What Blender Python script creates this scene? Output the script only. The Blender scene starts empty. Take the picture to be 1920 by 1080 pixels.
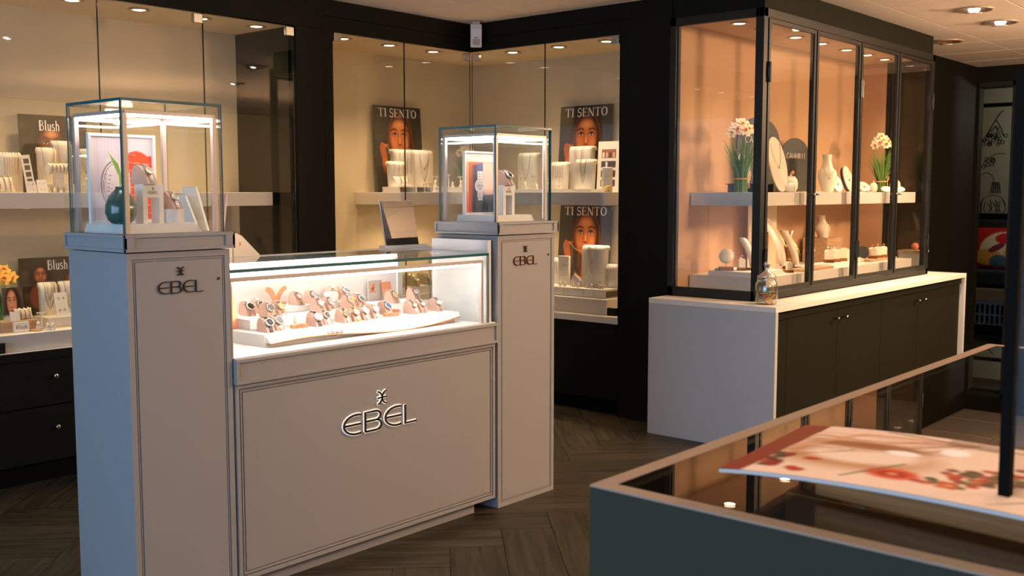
import bpy, math, random
import numpy as np
from mathutils import Matrix, Vector
PI = math.pi
R = math.radians
random.seed(7)
SC = bpy.context.scene
COL = SC.collection

# ------------------------------------------------------------------ camera
cam_d = bpy.data.cameras.new('camera'); cam = bpy.data.objects.new('camera', cam_d); COL.objects.link(cam)
cam.location = (0, 0, 1.4); cam.rotation_euler = (R(90 - 5.279), 0, R(40.83 - 90))
cam_d.sensor_width = 36; cam_d.lens = 1959.45 * 36 / 1920; cam_d.clip_start = .05
cam_d.dof.use_dof = True; cam_d.dof.focus_distance = 4.4; cam_d.dof.aperture_fstop = 6.3
SC.camera = cam
# ------------------------------------------------------------------ view, world
vs = SC.view_settings
vs.view_transform = 'Standard'; vs.look = 'None'; vs.gamma = 1; vs.use_curve_mapping = False; vs.exposure = 0.0
cy = SC.cycles
cy.transparent_max_bounces = 40; cy.max_bounces = 10; cy.glossy_bounces = 5; cy.diffuse_bounces = 5; cy.transmission_bounces = 8
cy.caustics_reflective = False; cy.caustics_refractive = False; cy.sample_clamp_indirect = 6; cy.use_denoising = True
W = bpy.data.worlds.new('world'); SC.world = W; W.use_nodes = True
W.node_tree.nodes['Background'].inputs[0].default_value = (.55, .75, 1, 1)
W.node_tree.nodes['Background'].inputs[1].default_value = .6


def light(kind, name, loc, power, color, rot=(0, 0, 0), **kw):
    d = bpy.data.lights.new(name, kind); d.energy = power; d.color = color
    for k, v in kw.items(): setattr(d, k, v)
    o = bpy.data.objects.new(name, d); COL.objects.link(o); o.location = loc; o.rotation_euler = rot
    return o


WARM = (1, .69, .40); WARM2 = (1, .72, .46); AMB = (1, .64, .37)
# daylight through the shop window behind and left of the camera
light('AREA', 'window_daylight', (-1.72, 1.6, 1.35), 125, (.42, .66, 1.0), (0, R(-90), 0), shape='RECTANGLE', size=2.0, size_y=4.2)
# ceiling downlights of the shop (in view and further round the room)
ROOM_SPOTS = [(6.875, 2.155, 130), (7.50, 2.18, 110), (5.75, 1.85, 60), (2.4, 1.9, 30), (3.5, 2.0, 36), (1.05, .42, 60), (6.48, .46, 40), (1.6, 4.0, 12), (3.2, 4.1, 14)]
for i, (x, y, p) in enumerate(ROOM_SPOTS):
    light('SPOT', 'room_downlight', (x, y, 2.49), p, WARM2, (0, 0, 0), spot_size=R(110), spot_blend=.7, shadow_soft_size=.04)
# unseen point lights added out of frame to brighten the ceiling
for x, y, p in ((3.4, -1.4, 60), (5.6, -.3, 270), (7.8, .25, 380)):
    light('POINT', 'ceiling_fill_light', (x, y, 2.22), p, AMB, shadow_soft_size=.14)

# ------------------------------------------------------------------ materials
MATS = {}


def mat(name, col, rough=.5, metal=0, spec=.5, emit=0, ecol=None, noise=0, nscale=60, bump=0, bscale=200, stretch=None, coat=0):
    if name in MATS: return MATS[name]
    m = bpy.data.materials.new(name); m.use_nodes = True; nt = m.node_tree; b = nt.nodes['Principled BSDF']
    b.inputs['Base Color'].default_value = (*col, 1); b.inputs['Roughness'].default_value = rough
    b.inputs['Metallic'].default_value = metal; b.inputs['Specular IOR Level'].default_value = spec
    b.inputs['Coat Weight'].default_value = coat
    if emit:
        b.inputs['Emission Color'].default_value = (*(ecol or col), 1); b.inputs['Emission Strength'].default_value = emit
    tc = mp = None
    if noise or bump:
        tc = nt.nodes.new('ShaderNodeTexCoord'); mp = nt.nodes.new('ShaderNodeMapping')
        nt.links.new(tc.outputs['Object'], mp.inputs[0])
        if stretch: mp.inputs['Scale'].default_value = stretch
    if noise:
        n = nt.nodes.new('ShaderNodeTexNoise'); n.inputs['Scale'].default_value = nscale; n.inputs['Detail'].default_value = 5
        nt.links.new(mp.outputs[0], n.inputs['Vector'])
        r = nt.nodes.new('ShaderNodeMapRange'); r.inputs['To Min'].default_value = 1 - noise; r.inputs['To Max'].default_value = 1 + noise
        nt.links.new(n.outputs['Fac'], r.inputs['Value'])
        mx = nt.nodes.new('ShaderNodeVectorMath'); mx.operation = 'SCALE'; mx.inputs[0].default_value = col
        nt.links.new(r.outputs[0], mx.inputs['Scale']); nt.links.new(mx.outputs[0], b.inputs['Base Color'])
    if bump:
        n = nt.nodes.new('ShaderNodeTexNoise'); n.inputs['Scale'].default_value = bscale; n.inputs['Detail'].default_value = 3
        nt.links.new(mp.outputs[0], n.inputs['Vector'])
        bp = nt.nodes.new('ShaderNodeBump'); bp.inputs['Strength'].default_value = bump; bp.inputs['Distance'].default_value = .002
        nt.links.new(n.outputs['Fac'], bp.inputs['Height']); nt.links.new(bp.outputs[0], b.inputs['Normal'])
    MATS[name] = m
    return m


def glass_mat(name, tint=(.97, .985, .98), base=.04):
    m = bpy.data.materials.new(name); m.use_nodes = True; nt = m.node_tree; nt.nodes.clear()
    o = nt.nodes.new('ShaderNodeOutputMaterial'); t = nt.nodes.new('ShaderNodeBsdfTransparent'); g = nt.nodes.new('ShaderNodeBsdfGlossy')
    t.inputs[0].default_value = (*tint, 1); g.inputs['Roughness'].default_value = .0; g.inputs[0].default_value = (1, 1, 1, 1)
    lw = nt.nodes.new('ShaderNodeLayerWeight'); lw.inputs[0].default_value = .5
    p = nt.nodes.new('ShaderNodeMath'); p.operation = 'POWER'; p.inputs[1].default_value = 5
    a = nt.nodes.new('ShaderNodeMath'); a.operation = 'MULTIPLY_ADD'; a.inputs[1].default_value = 1 - base; a.inputs[2].default_value = base
    mx = nt.nodes.new('ShaderNodeMixShader')
    nt.links.new(lw.outputs['Facing'], p.inputs[0]); nt.links.new(p.outputs[0], a.inputs[0]); nt.links.new(a.outputs[0], mx.inputs[0])
    nt.links.new(t.outputs[0], mx.inputs[1]); nt.links.new(g.outputs[0], mx.inputs[2]); nt.links.new(mx.outputs[0], o.inputs[0])
    MATS[name] = m
    return m


def vcol_mat(name, rough=.4, spec=.5):
    m = bpy.data.materials.new(name); m.use_nodes = True; nt = m.node_tree; b = nt.nodes['Principled BSDF']
    a = nt.nodes.new('ShaderNodeVertexColor'); a.layer_name = 'print'
    nt.links.new(a.outputs[0], b.inputs['Base Color']); b.inputs['Roughness'].default_value = rough; b.inputs['Specular IOR Level'].default_value = spec
    MATS[name] = m
    return m


def wood_mat(name, c1, c2, rough=.45, scale=(1, 14, 14)):
    m = bpy.data.materials.new(name); m.use_nodes = True; nt = m.node_tree; b = nt.nodes['Principled BSDF']; b.inputs['Roughness'].default_value = rough; b.inputs['Specular IOR Level'].default_value = .2
    tc = nt.nodes.new('ShaderNodeTexCoord'); mp = nt.nodes.new('ShaderNodeMapping'); mp.inputs['Scale'].default_value = scale
    oi = nt.nodes.new('ShaderNodeObjectInfo'); va = nt.nodes.new('ShaderNodeVectorMath'); va.operation = 'ADD'
    sc = nt.nodes.new('ShaderNodeMath'); sc.operation = 'MULTIPLY'; sc.inputs[1].default_value = 37
    nt.links.new(oi.outputs['Random'], sc.inputs[0]); nt.links.new(tc.outputs['Object'], va.inputs[0]); nt.links.new(sc.outputs[0], va.inputs[1])
    nt.links.new(va.outputs[0], mp.inputs[0])
    n = nt.nodes.new('ShaderNodeTexNoise'); n.inputs['Scale'].default_value = 3.2; n.inputs['Detail'].default_value = 7; n.inputs['Distortion'].default_value = .6
    nt.links.new(mp.outputs[0], n.inputs['Vector'])
    cr = nt.nodes.new('ShaderNodeValToRGB'); cr.color_ramp.elements[0].position = .3; cr.color_ramp.elements[1].position = .72
    cr.color_ramp.elements[0].color = (*c1, 1); cr.color_ramp.elements[1].color = (*c2, 1)
    nt.links.new(n.outputs['Fac'], cr.inputs[0])
    hs = nt.nodes.new('ShaderNodeHueSaturation'); mr = nt.nodes.new('ShaderNodeMapRange'); mr.inputs['To Min'].default_value = .75; mr.inputs['To Max'].default_value = 1.3
    nt.links.new(oi.outputs['Random'], mr.inputs['Value']); nt.links.new(mr.outputs[0], hs.inputs['Value']); nt.links.new(cr.outputs[0], hs.inputs['Color'])
    nt.links.new(hs.outputs[0], b.inputs['Base Color'])
    bp = nt.nodes.new('ShaderNodeBump'); bp.inputs['Strength'].default_value = .25; bp.inputs['Distance'].default_value = .002
    nt.links.new(n.outputs['Fac'], bp.inputs['Height']); nt.links.new(bp.outputs[0], b.inputs['Normal'])
    MATS[name] = m
    return m


GLASS = glass_mat('glass')
GLASS_W = glass_mat('glass_case', (.94, .94, .93), .036)
GEDGE = mat('glass_edge', (.012, .10, .12), .15, spec=.8)
GEDGE_D = mat('glass_edge_dark', (.012, .02, .018), .2)
JGLASS = glass_mat('jar_glass', (.93, .95, .95), .09)
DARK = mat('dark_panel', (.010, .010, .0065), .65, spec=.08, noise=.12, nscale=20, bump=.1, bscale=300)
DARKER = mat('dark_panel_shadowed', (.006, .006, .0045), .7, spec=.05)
DGLOSS = mat('dark_gloss_panel', (.004, .005, .003), .04, spec=.35)
OLIVE = mat('olive_black_paint', (.010, .0105, .0065), .65, spec=.07, bump=.1)
BLACKM = mat('black_metal', (.008, .009, .007), .4, spec=.35)
CREAM = mat('cream_wall', (.56, .475, .325), .8, noise=.02, nscale=30, bump=.15, bscale=260)
CREAM_C = mat('cream_soffit', (.66, .54, .36), .8)
TERRA = mat('sand_wall', (.50, .30, .17), .8, bump=.1)
CEILM = mat('ceiling_tile_paint', (.84, .72, .62), .9, noise=.04, nscale=260)
CEILB = mat('ceiling_joint', (.12, .09, .07), .9)
WHITE = mat('white_lacquer', (.78, .76, .74), .35)
WTOP = mat('white_worktop', (.74, .69, .64), .35)
PAINT = mat('warm_grey_paint', (.29, .285, .285), .5, spec=.3, bump=.12, bscale=500)
LAM = mat('white_laminate', (.44, .45, .46), .5, bump=.1, bscale=400)
LINEN = mat('ivory_linen', (.80, .74, .62), .8, bump=.2, bscale=700)
PEARL = mat('white_leatherette', (.85, .82, .76), .5)
ROSEC = mat('rose_suede', (.52, .33, .26), .75)
COPPER = mat('copper_acrylic', (.80, .33, .18), .35, metal=.3)
COPLINE = mat('copper_line', (.75, .30, .15), .3, metal=.6)
LETTER = mat('dark_bronze_letter', (.03, .022, .018), .35, metal=.4)
HALO = mat('letter_halo', (.95, .9, .85), .4, emit=.55, ecol=(1, .9, .82))
CHROME = mat('chrome', (.75, .75, .75), .12, metal=1)
STEEL = mat('brushed_steel', (.5, .49, .47), .3, metal=1)
SILVER = mat('silver', (.85, .84, .82), .18, metal=1)
GOLD = mat('gold', (.80, .52, .20), .22, metal=1)
ROSEG = mat('rose_gold', (.80, .45, .30), .22, metal=1)
LEDP = mat('led_profile', (.62, .52, .49), .35, metal=.3)
LED = mat('led_strip', (1, 1, 1), .5, emit=85, ecol=(1, .88, .82))
LEDH = mat('led_strip_hood', (1, 1, 1), .5, emit=34, ecol=(1, .88, .82))
LEDV = mat('led_strip_soft', (1, 1, 1), .5, emit=4, ecol=(1, .85, .80))
LEDW = mat('downlight_disc', (1, 1, 1), .5, emit=14, ecol=(1, .80, .56))
LEDC = mat('downlight_bulb', (1, 1, 1), .5, emit=14, ecol=(.95, .93, 1))
BRASSR = mat('downlight_ring', (.55, .42, .28), .35, metal=.6)
BLACK = mat('black_leather', (.012, .012, .014), .4)
MIRR = mat('mirror', (.22, .21, .22), .01, metal=1)
PRINT = vcol_mat('printed_paper', .35, .4)
PRINTM = vcol_mat('printed_matt', .8, .2)
PAPERB = mat('paper_edge', (.48, .47, .46), .7)
PLANK = wood_mat('dark_oak_plank', (.015, .0125, .0075), (.060, .050, .031), .42)
WOODL = wood_mat('light_wood', (.42, .27, .15), (.62, .43, .26), .5)
WOODB = wood_mat('brown_wood', (.13, .050, .012), (.30, .125, .035), .4)
GRN = mat('green_stem', (.20, .36, .07), .55)
GRN2 = mat('dark_green_leaf', (.07, .17, .035), .55)
LIME = mat('lime_leaf', (.25, .52, .08), .5)
PETALW = mat('cream_petal', (.92, .80, .62), .6)
PETALY = mat('yellow_petal', (.90, .55, .08), .6)
PETALO = mat('orange_trumpet', (.85, .28, .06), .6)
CERAM = mat('ivory_ceramic', (.82, .72, .58), .35)
WLET = mat('white_print', (.9, .88, .85), .5)
WLETD = mat('ivory_print', (.8, .7, .58), .5)
BOARD = mat('charcoal_board', (.045, .047, .042), .45)
VASE = mat('green_glaze', (.05, .10, .075), .2, noise=.9, nscale=45, coat=.5)
RED = mat('red', (.75, .07, .03), .5)


# ------------------------------------------------------------------ mesh builder
class MB:
    def __init__(s): s.v = []; s.f = []; s.mi = []
    def add(s, vs, fs, mi=0):
        n = len(s.v); s.v += [tuple(v) for v in vs]
        for f in fs: s.f.append(tuple(i + n for i in f)); s.mi.append(mi)
        return s
    def box(s, x0, x1, y0, y1, z0, z1, mi=0):
        v = [(x, y, z) for z in (z0, z1) for y in (y0, y1) for x in (x0, x1)]
        return s.add(v, [(0, 2, 3, 1), (4, 5, 7, 6), (0, 1, 5, 4), (2, 6, 7, 3), (0, 4, 6, 2), (1, 3, 7, 5)], mi)
    def pane(s, x0, x1, y0, y1, z0, z1):
        """a glass pane: the two large faces are slot 0, the edges slot 1"""
        d = (x1 - x0, y1 - y0, z1 - z0); k = d.index(min(d))
        v = [(x, y, z) for z in (z0, z1) for y in (y0, y1) for x in (x0, x1)]
        F = [((0, 2, 3, 1), 2), ((4, 5, 7, 6), 2), ((0, 1, 5, 4), 1), ((2, 6, 7, 3), 1), ((0, 4, 6, 2), 0), ((1, 3, 7, 5), 0)]
        n = len(s.v); s.v += v
        for f, a in F: s.f.append(tuple(i + n for i in f)); s.mi.append(0 if a == k else 1)
        return s
    def prism(s, poly, ax, a0, a1, mi=0):
        """poly of 2D points in the two other axes (in xyz order)"""
        n = len(poly)
        def P(p, a):
            return {'x': (a, p[0], p[1]), 'y': (p[0], a, p[1]), 'z': (p[0], p[1], a)}[ax]
        v = [P(p, a0) for p in poly] + [P(p, a1) for p in poly]
        f = [(i, (i + 1) % n, (i + 1) % n + n, i + n) for i in range(n)]
        f += [tuple(range(n))[::-1], tuple(range(n, 2 * n))]
        return s.add(v, f, mi)
    def lathe(s, prof, seg=20, c=(0, 0, 0), mi=0, rot=None, sx=1, sy=1):
        v = []; f = []; n = len(prof)
        for i in range(seg):
            a = 2 * PI * i / seg
            for r, z in prof:
                p = Vector((r * math.cos(a) * sx, r * math.sin(a) * sy, z))
                if rot: p = rot @ p
                v.append((p.x + c[0], p.y + c[1], p.z + c[2]))
        for i in range(seg):
            j = (i + 1) % seg
            for k in range(n - 1): f.append((i * n + k, j * n + k, j * n + k + 1, i * n + k + 1))
        if prof[0][0] > 1e-6: f.append(tuple(i * n for i in range(seg))[::-1])
        if prof[-1][0] > 1e-6: f.append(tuple(i * n + n - 1 for i in range(seg)))
        return s.add(v, f, mi)
    def ball(s, c, r, seg=10, ring=6, sc=(1, 1, 1), mi=0):
        pr = [(max(1e-7, r * math.sin(PI * k / ring)), -r * math.cos(PI * k / ring)) for k in range(ring + 1)]
        m = Matrix.Diagonal((sc[0], sc[1], sc[2]))
        return s.lathe(pr, seg, c, mi, rot=m)
    def tube(s, pts, r, seg=6, closed=False, mi=0, rad=None):
        pts = [Vector(p) for p in pts]; n = len(pts); v = []; f = []
        up = None
        for i, p in enumerate(pts):
            if closed: t = pts[(i + 1) % n] - pts[i - 1]
            else: t = pts[min(i + 1, n - 1)] - pts[max(i - 1, 0)]
            if t.length < 1e-9: t = Vector((0, 0, 1))
            t.normalize()
            if up is None:
                up = t.orthogonal().normalized()
            else:
                up = up - t * up.dot(t)
                up = up.normalized() if up.length > 1e-6 else t.orthogonal().normalized()
            w = t.cross(up); rr = rad[i] if rad else r
            for k in range(seg):
                a = 2 * PI * k / seg; q = p + (up * math.cos(a) + w * math.sin(a)) * rr; v.append(tuple(q))
        m = n if closed else n - 1
        for i in range(m):
            j = (i + 1) % n
            for k in range(seg):
                l = (k + 1) % seg; f.append((i * seg + k, i * seg + l, j * seg + l, j * seg + k))
        if not closed: f += [tuple(range(seg))[::-1], tuple(range((n - 1) * seg, n * seg))]
        return s.add(v, f, mi)
    def xf(s, m, start=0):
        for i in range(start, len(s.v)): s.v[i] = tuple(m @ Vector(s.v[i]))
        return s
    def stroke(s, pts, w, O, U, V, d, closed=False, mi=0):
        """flat raised ribbon along 2D pts (u,v) on the plane O + u U + v V, thickness d along U x V"""
        O = Vector(O); U = Vector(U).normalized(); V = Vector(V).normalized(); N = U.cross(V).normalized()
        n = len(pts); vv = []; ff = []
        for i, (u, v) in enumerate(pts):
            a = pts[(i - 1) % n] if (closed or i) else pts[0]; b = pts[(i + 1) % n] if (closed or i < n - 1) else pts[-1]
            tx, ty = b[0] - a[0], b[1] - a[1]; l = math.hypot(tx, ty) or 1; nx, ny = -ty / l, tx / l
            k = 1.0
            if (closed or 0 < i < n - 1):
                ax, ay = u - a[0], v - a[1]; la = math.hypot(ax, ay) or 1
                cs = abs((-ay / la) * nx + (ax / la) * ny); k = min(1.6, 1 / max(cs, .4))
            ww = w[i] if isinstance(w, (list, tuple)) else w
            for sgn in (1, -1):
                p = O + U * (u + nx * ww / 2 * k * sgn) + V * (v + ny * ww / 2 * k * sgn)
                vv.append(tuple(p)); vv.append(tuple(p + N * d))
        m = n if closed else n - 1
        for i in range(m):
            a = i * 4; b = ((i + 1) % n) * 4
            ff += [(a + 1, b + 1, b + 3, a + 3), (a, b, b + 1, a + 1), (a + 2, a + 3, b + 3, b + 2), (a, a + 2, b + 2, b)]
        if not closed: ff += [(0, 1, 3, 2), ((n - 1) * 4, (n - 1) * 4 + 2, (n - 1) * 4 + 3, (n - 1) * 4 + 1)]
        return s.add(vv, ff, mi)
    def mesh(s, name, mats, smooth=False):
        me = bpy.data.meshes.new(name); me.from_pydata(s.v, [], s.f)
        mats = mats if isinstance(mats, (list, tuple)) else [mats]
        for m in mats: me.materials.append(m)
        if len(mats) > 1: me.polygons.foreach_set('material_index', s.mi)
        if smooth: me.polygons.foreach_set('use_smooth', [True] * len(me.polygons))
        me.validate(); me.update()
        return me


def link(name, me, parent=None, loc=None, rot=None, props=None, mo=None):
    o = bpy.data.objects.new(name, me); COL.objects.link(o)
    if parent: o.parent = parent
    if loc: o.location = loc
    if rot: o.rotation_euler = rot
    if mo is not None:
        o.material_slots[0].link = 'OBJECT'; o.material_slots[0].material = mo
    for k, v in (props or {}).items(): o[k] = v
    return o


def bevel(o, w=.003, seg=2):
    m = o.modifiers.new('bevel', 'BEVEL'); m.width = w; m.segments = seg; m.limit_method = 'ANGLE'; m.angle_limit = R(50)
    return o


CACHE = {}
USED = {}


def cached(key, fn, mats, smooth=False):
    if key not in CACHE:
        mb = MB(); fn(mb); CACHE[key] = mb.mesh(str(key), mats, smooth)
    return CACHE[key]


def thing(name, label, cat, loc=(0, 0, 0), rz=0, group=None, rot=None):
    o = bpy.data.objects.new(name, None); COL.objects.link(o); o.empty_display_size = .05
    o.location = loc; o.rotation_euler = rot or (0, 0, rz); o['label'] = label; o['category'] = cat
    if group: o['group'] = group
    return o


def part(t, name, fn, mats, smooth=False, key=None, bev=0, mo=None, label=None, kind=None, loc=None, rot=None):
    if key is not None: me = cached(key, fn, mats, smooth)
    else:
        mb = MB(); fn(mb); me = mb.mesh(name, mats, smooth)
    o = link(name, me, t, loc, rot, mo=mo)
    if bev: bevel(o, bev)
    if label: o['label'] = label
    if kind: o['kind'] = kind
    return o


def solo(name, fn, mats, label, cat, loc=(0, 0, 0), rz=0, group=None, smooth=False, key=None, bev=0, mo=None, rot=None):
    o = part(None, name, fn, mats, smooth, key, bev, mo); o.location = loc; o.rotation_euler = rot or (0, 0, rz)
    o['label'] = label; o['category'] = cat
    if group: o['group'] = group
    return o


def struct(name, fn, mats, bev=0):
    o = part(None, name, fn, mats, bev=bev); o['kind'] = 'structure'
    return o


def arc(cx, cy, rx, ry, a0, a1, n=12):
    return [(cx + rx * math.cos(R(a0 + (a1 - a0) * i / n)), cy + ry * math.sin(R(a0 + (a1 - a0) * i / n))) for i in range(n + 1)]


def smooth_curve(pts, n=5, closed=False):
    P = [Vector(p) for p in pts]; out = []; m = len(P)
    for i in range(m if closed else m - 1):
        if closed: a, b, c, d = P[i - 1], P[i], P[(i + 1) % m], P[(i + 2) % m]
        else: a, b, c, d = P[max(i - 1, 0)], P[i], P[i + 1], P[min(i + 2, m - 1)]
        for k in range(n):
            t = k / n
            out.append(tuple(.5 * ((2 * b) + (c - a) * t + (2 * a - 5 * b + 4 * c - d) * t * t + (3 * b - a - 3 * c + d) * t ** 3)))
    if not closed: out.append(tuple(P[-1]))
    return out


# ------------------------------------------------------------------ lettering (drawn strokes)
def g_sans(ch):
    S = {
        'C': (.62, [arc(.42, .5, .42, .5, 55, 305, 14)]),
        'A': (.62, [[(0, 0), (.31, 1), (.62, 0)], [(.12, .33), (.5, .33)]]),
        'M': (.72, [[(0, 0), (.03, 1), (.36, .2), (.69, 1), (.72, 0)]]),
        'I': (.05, [[(.02, 0), (.02, 1)]]),
        'L': (.42, [[(.02, 1), (.02, 0), (.42, 0)]]),
        'J': (.3, [[(.3, 1), (.3, .2)] + arc(.13, .2, .17, .2, 0, -150, 6)]),
        '.': (.05, [[(.0, .0), (.05, .0)]]),
        ' ': (.3, []),
    }
    return S[ch]


def g_ebel(ch):
    return {
        'E': (.86, [arc(.64, .5, .64, .5, 70, 290, 22), [(.02, .5), (.86, .5)]]),
        'B': (.84, [[(0, 0), (0, 1), (.55, 1)] + arc(.55, .765, .25, .235, 80, -90, 10) + [(0, .53)], [(.55, .53)] + arc(.57, .265, .27, .265, 85, -90, 10) + [(0, 0)]]),
        'L': (.62, [[(0, 1), (0, 0), (.62, 0)]]),
    }[ch]


def g_serif(ch):
    t, h, s = .15, .045, .04
    def sf(x, y, w=.17): return ([(x - w, y), (x + w, y)], s)
    D = {
        'T': (.86, [([(.43, 0), (.43, .97)], t), ([(0, .975), (.86, .975)], h), ([(.02, .98), (0, .78)], s), ([(.84, .98), (.86, .78)], s), sf(.43, .02)]),
        'I': (.34, [([(.17, 0), (.17, 1)], t), sf(.17, .02), sf(.17, .98)]),
        'S': (.62, [(arc(.31, .74, .24, .25, 30, 270, 12) + arc(.31, .25, .27, .25, 90, -150, 12), .10), ([(.55, .98), (.55, .78)], s), ([(.04, .02), (.04, .22)], s)]),
        'E': (.74, [([(.15, 0), (.15, 1)], t), ([(.02, .975), (.70, .975), (.71, .80)], h), ([(.02, .025), (.72, .025), (.74, .22)], h), ([(.15, .5), (.52, .5)], h), ([(.52, .62), (.52, .38)], s)]),
        'N': (.9, [([(.14, 0), (.14, 1)], .05), ([(.10, .98), (.80, 0)], t), ([(.80, 0), (.80, 1)], .05), sf(.14, .02, .13), sf(.80, .98, .13)]),
        'O': (.86, [([(.43 + .38 * math.cos(a), .5 + .48 * math.sin(a)) for a in [2 * PI * i / 28 for i in range(29)]], [.05 + .10 * abs(math.cos(2 * PI * i / 28)) for i in range(29)])]),
        'B': (.72, [([(.15, 0), (.15, 1)], t), ([(.02, .975), (.38, .975)] + arc(.38, .75, .2, .225, 85, -90, 8) + [(.15, .525)], .06), ([(.15, .525), (.4, .525)] + arc(.42, .27, .24, .25, 85, -90, 8) + [(.02, .02)], .07)]),
        'l': (.26, [([(.13, 0), (.13, 1.02)], .11), sf(.13, .02, .11), ([(.02, 1.0), (.13, 1.0)], s)]),
        'u': (.56, [([(.12, .64), (.12, .2)] + arc(.28, .2, .16, .19, 180, 350, 8), .09), ([(.46, .66), (.46, 0)], .1), ([(.46, .02), (.56, .02)], s), ([(.02, .64), (.12, .64)], s)]),
        's': (.42, [(arc(.21, .5, .15, .15, 30, 270, 8) + arc(.21, .17, .17, .17, 90, -150, 8), .08)]),
        'h': (.6, [([(.12, 0), (.12, 1.02)], .1), (arc(.30, .42, .18, .22, 170, 0, 8) + [(.48, 0)], .09), sf(.12, .02, .1), sf(.48, .02, .1)]),
        ' ': (.28, []),
    }
    return D[ch]


def write(mb, txt, O, U, V, height, d=.0006, width=None, style='serif', wt=.09, gap=.14, mi=0, centre=True):
    gl = {'serif': g_serif, 'sans': g_sans, 'ebel': g_ebel}[style]
    adv = sum(gl(c)[0] for c in txt) + gap * (len(txt) - 1); sx = height if width is None else width / adv
    x = -adv / 2 if centre else 0
    for c in txt:
        w, st = gl(c)
        for q in st:
            if style == 'serif': p, ww = q
            else: p, ww = q, wt
            ww = [i * height for i in ww] if isinstance(ww, list) else ww * height
            mb.stroke([((x + a) * sx, b * height) for a, b in p], ww, O, U, V, d, mi=mi)
        x += w + gap


def emblem(mb, O, U, V, h, wt, d, mi=0):
    w = h * .85
    a = smooth_curve([(-.5, .97), (-.22, .86), (-.05, .66), (0, .5), (-.05, .32), (-.24, .1), (-.5, .02)], 4)
    for s in (1, -1): mb.stroke([(x * s * w, y * h) for x, y in a], wt, O, U, V, d, mi=mi)
    mb.stroke([(-.5 * w, .48 * h), (.5 * w, .52 * h)], wt, O, U, V, d, mi=mi)


# ------------------------------------------------------------------ flat prints as coloured meshes
def printed(name, w, h, nx, ny, fn, mat_=None):
    """upright sheet in the local XZ plane, facing -Y, bottom edge centred on the origin"""
    us = np.linspace(0, 1, nx + 1); vs_ = np.linspace(0, 1, ny + 1); U, V = np.meshgrid(us, vs_)
    C = np.clip(fn(U, V), 0, 1)
    me = bpy.data.meshes.new(name)
    vt = np.stack([(U - .5) * w, np.zeros_like(U), V * h], -1).reshape(-1, 3)
    idx = np.arange((nx + 1) * (ny + 1)).reshape(ny + 1, nx + 1)
    f = np.stack([idx[:-1, :-1], idx[:-1, 1:], idx[1:, 1:], idx[1:, :-1]], -1).reshape(-1, 4)
    me.from_pydata(vt.tolist(), [], f.tolist())
    ca = me.color_attributes.new('print', 'FLOAT_COLOR', 'POINT')
    ca.data.foreach_set('color', np.concatenate([C.reshape(-1, 3), np.ones((C.size // 3, 1))], 1).astype(np.float32).ravel())
    me.materials.append(mat_ or PRINT); me.update()
    return me


def srgb(r, g, b):
    return np.array([((c / 255 + .055) / 1.055) ** 2.4 if c > 10 else c / 255 / 12.92 for c in (r, g, b)])


class Cv:
    """a tiny painter on a (u,v) grid"""
    def __init__(s, U, V, bg, asp=1): s.U = U; s.V = V; s.asp = asp; s.C = np.zeros(U.shape + (3,)) + srgb(*bg)
    def mix(s, m, c): m = np.clip(m, 0, 1)[..., None]; s.C = s.C * (1 - m) + srgb(*c) * m; return s
    def ell(s, cx, cy, rx, ry, c, soft=.15, rot=0, al=1):
        x = (s.U - cx); y = (s.V - cy) * s.asp; a = R(rot); X = x * math.cos(a) + y * math.sin(a); Y = -x * math.sin(a) + y * math.cos(a)
        d = np.sqrt((X / rx) ** 2 + (Y / (ry * s.asp)) ** 2); return s.mix((1 - d) / soft * al if soft * 1 > 0 else d < 1, c) if al == 1 else s.mix(np.clip((1 - d) / soft, 0, 1) * al, c)
    def rect(s, x0, x1, y0, y1, c, soft=.004, al=1):
        m = np.minimum(np.minimum(s.U - x0, x1 - s.U), np.minimum(s.V - y0, y1 - s.V)); return s.mix(np.clip(m / soft + .5, 0, 1) * al, c)
    def line(s, pts, w, c, al=1, soft=.6):
        M = np.zeros(s.U.shape)
        for (ax, ay), (bx, by) in zip(pts[:-1], pts[1:]):
            dx, dy = bx - ax, (by - ay) * s.asp; px, py = s.U - ax, (s.V - ay) * s.asp; L = dx * dx + dy * dy + 1e-9
            t = np.clip((px * dx + py * dy) / L, 0, 1); d = np.hypot(px - t * dx, py - t * dy); M = np.maximum(M, np.clip((w - d) / (w * soft), 0, 1))
        return s.mix(M * al, c)


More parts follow.
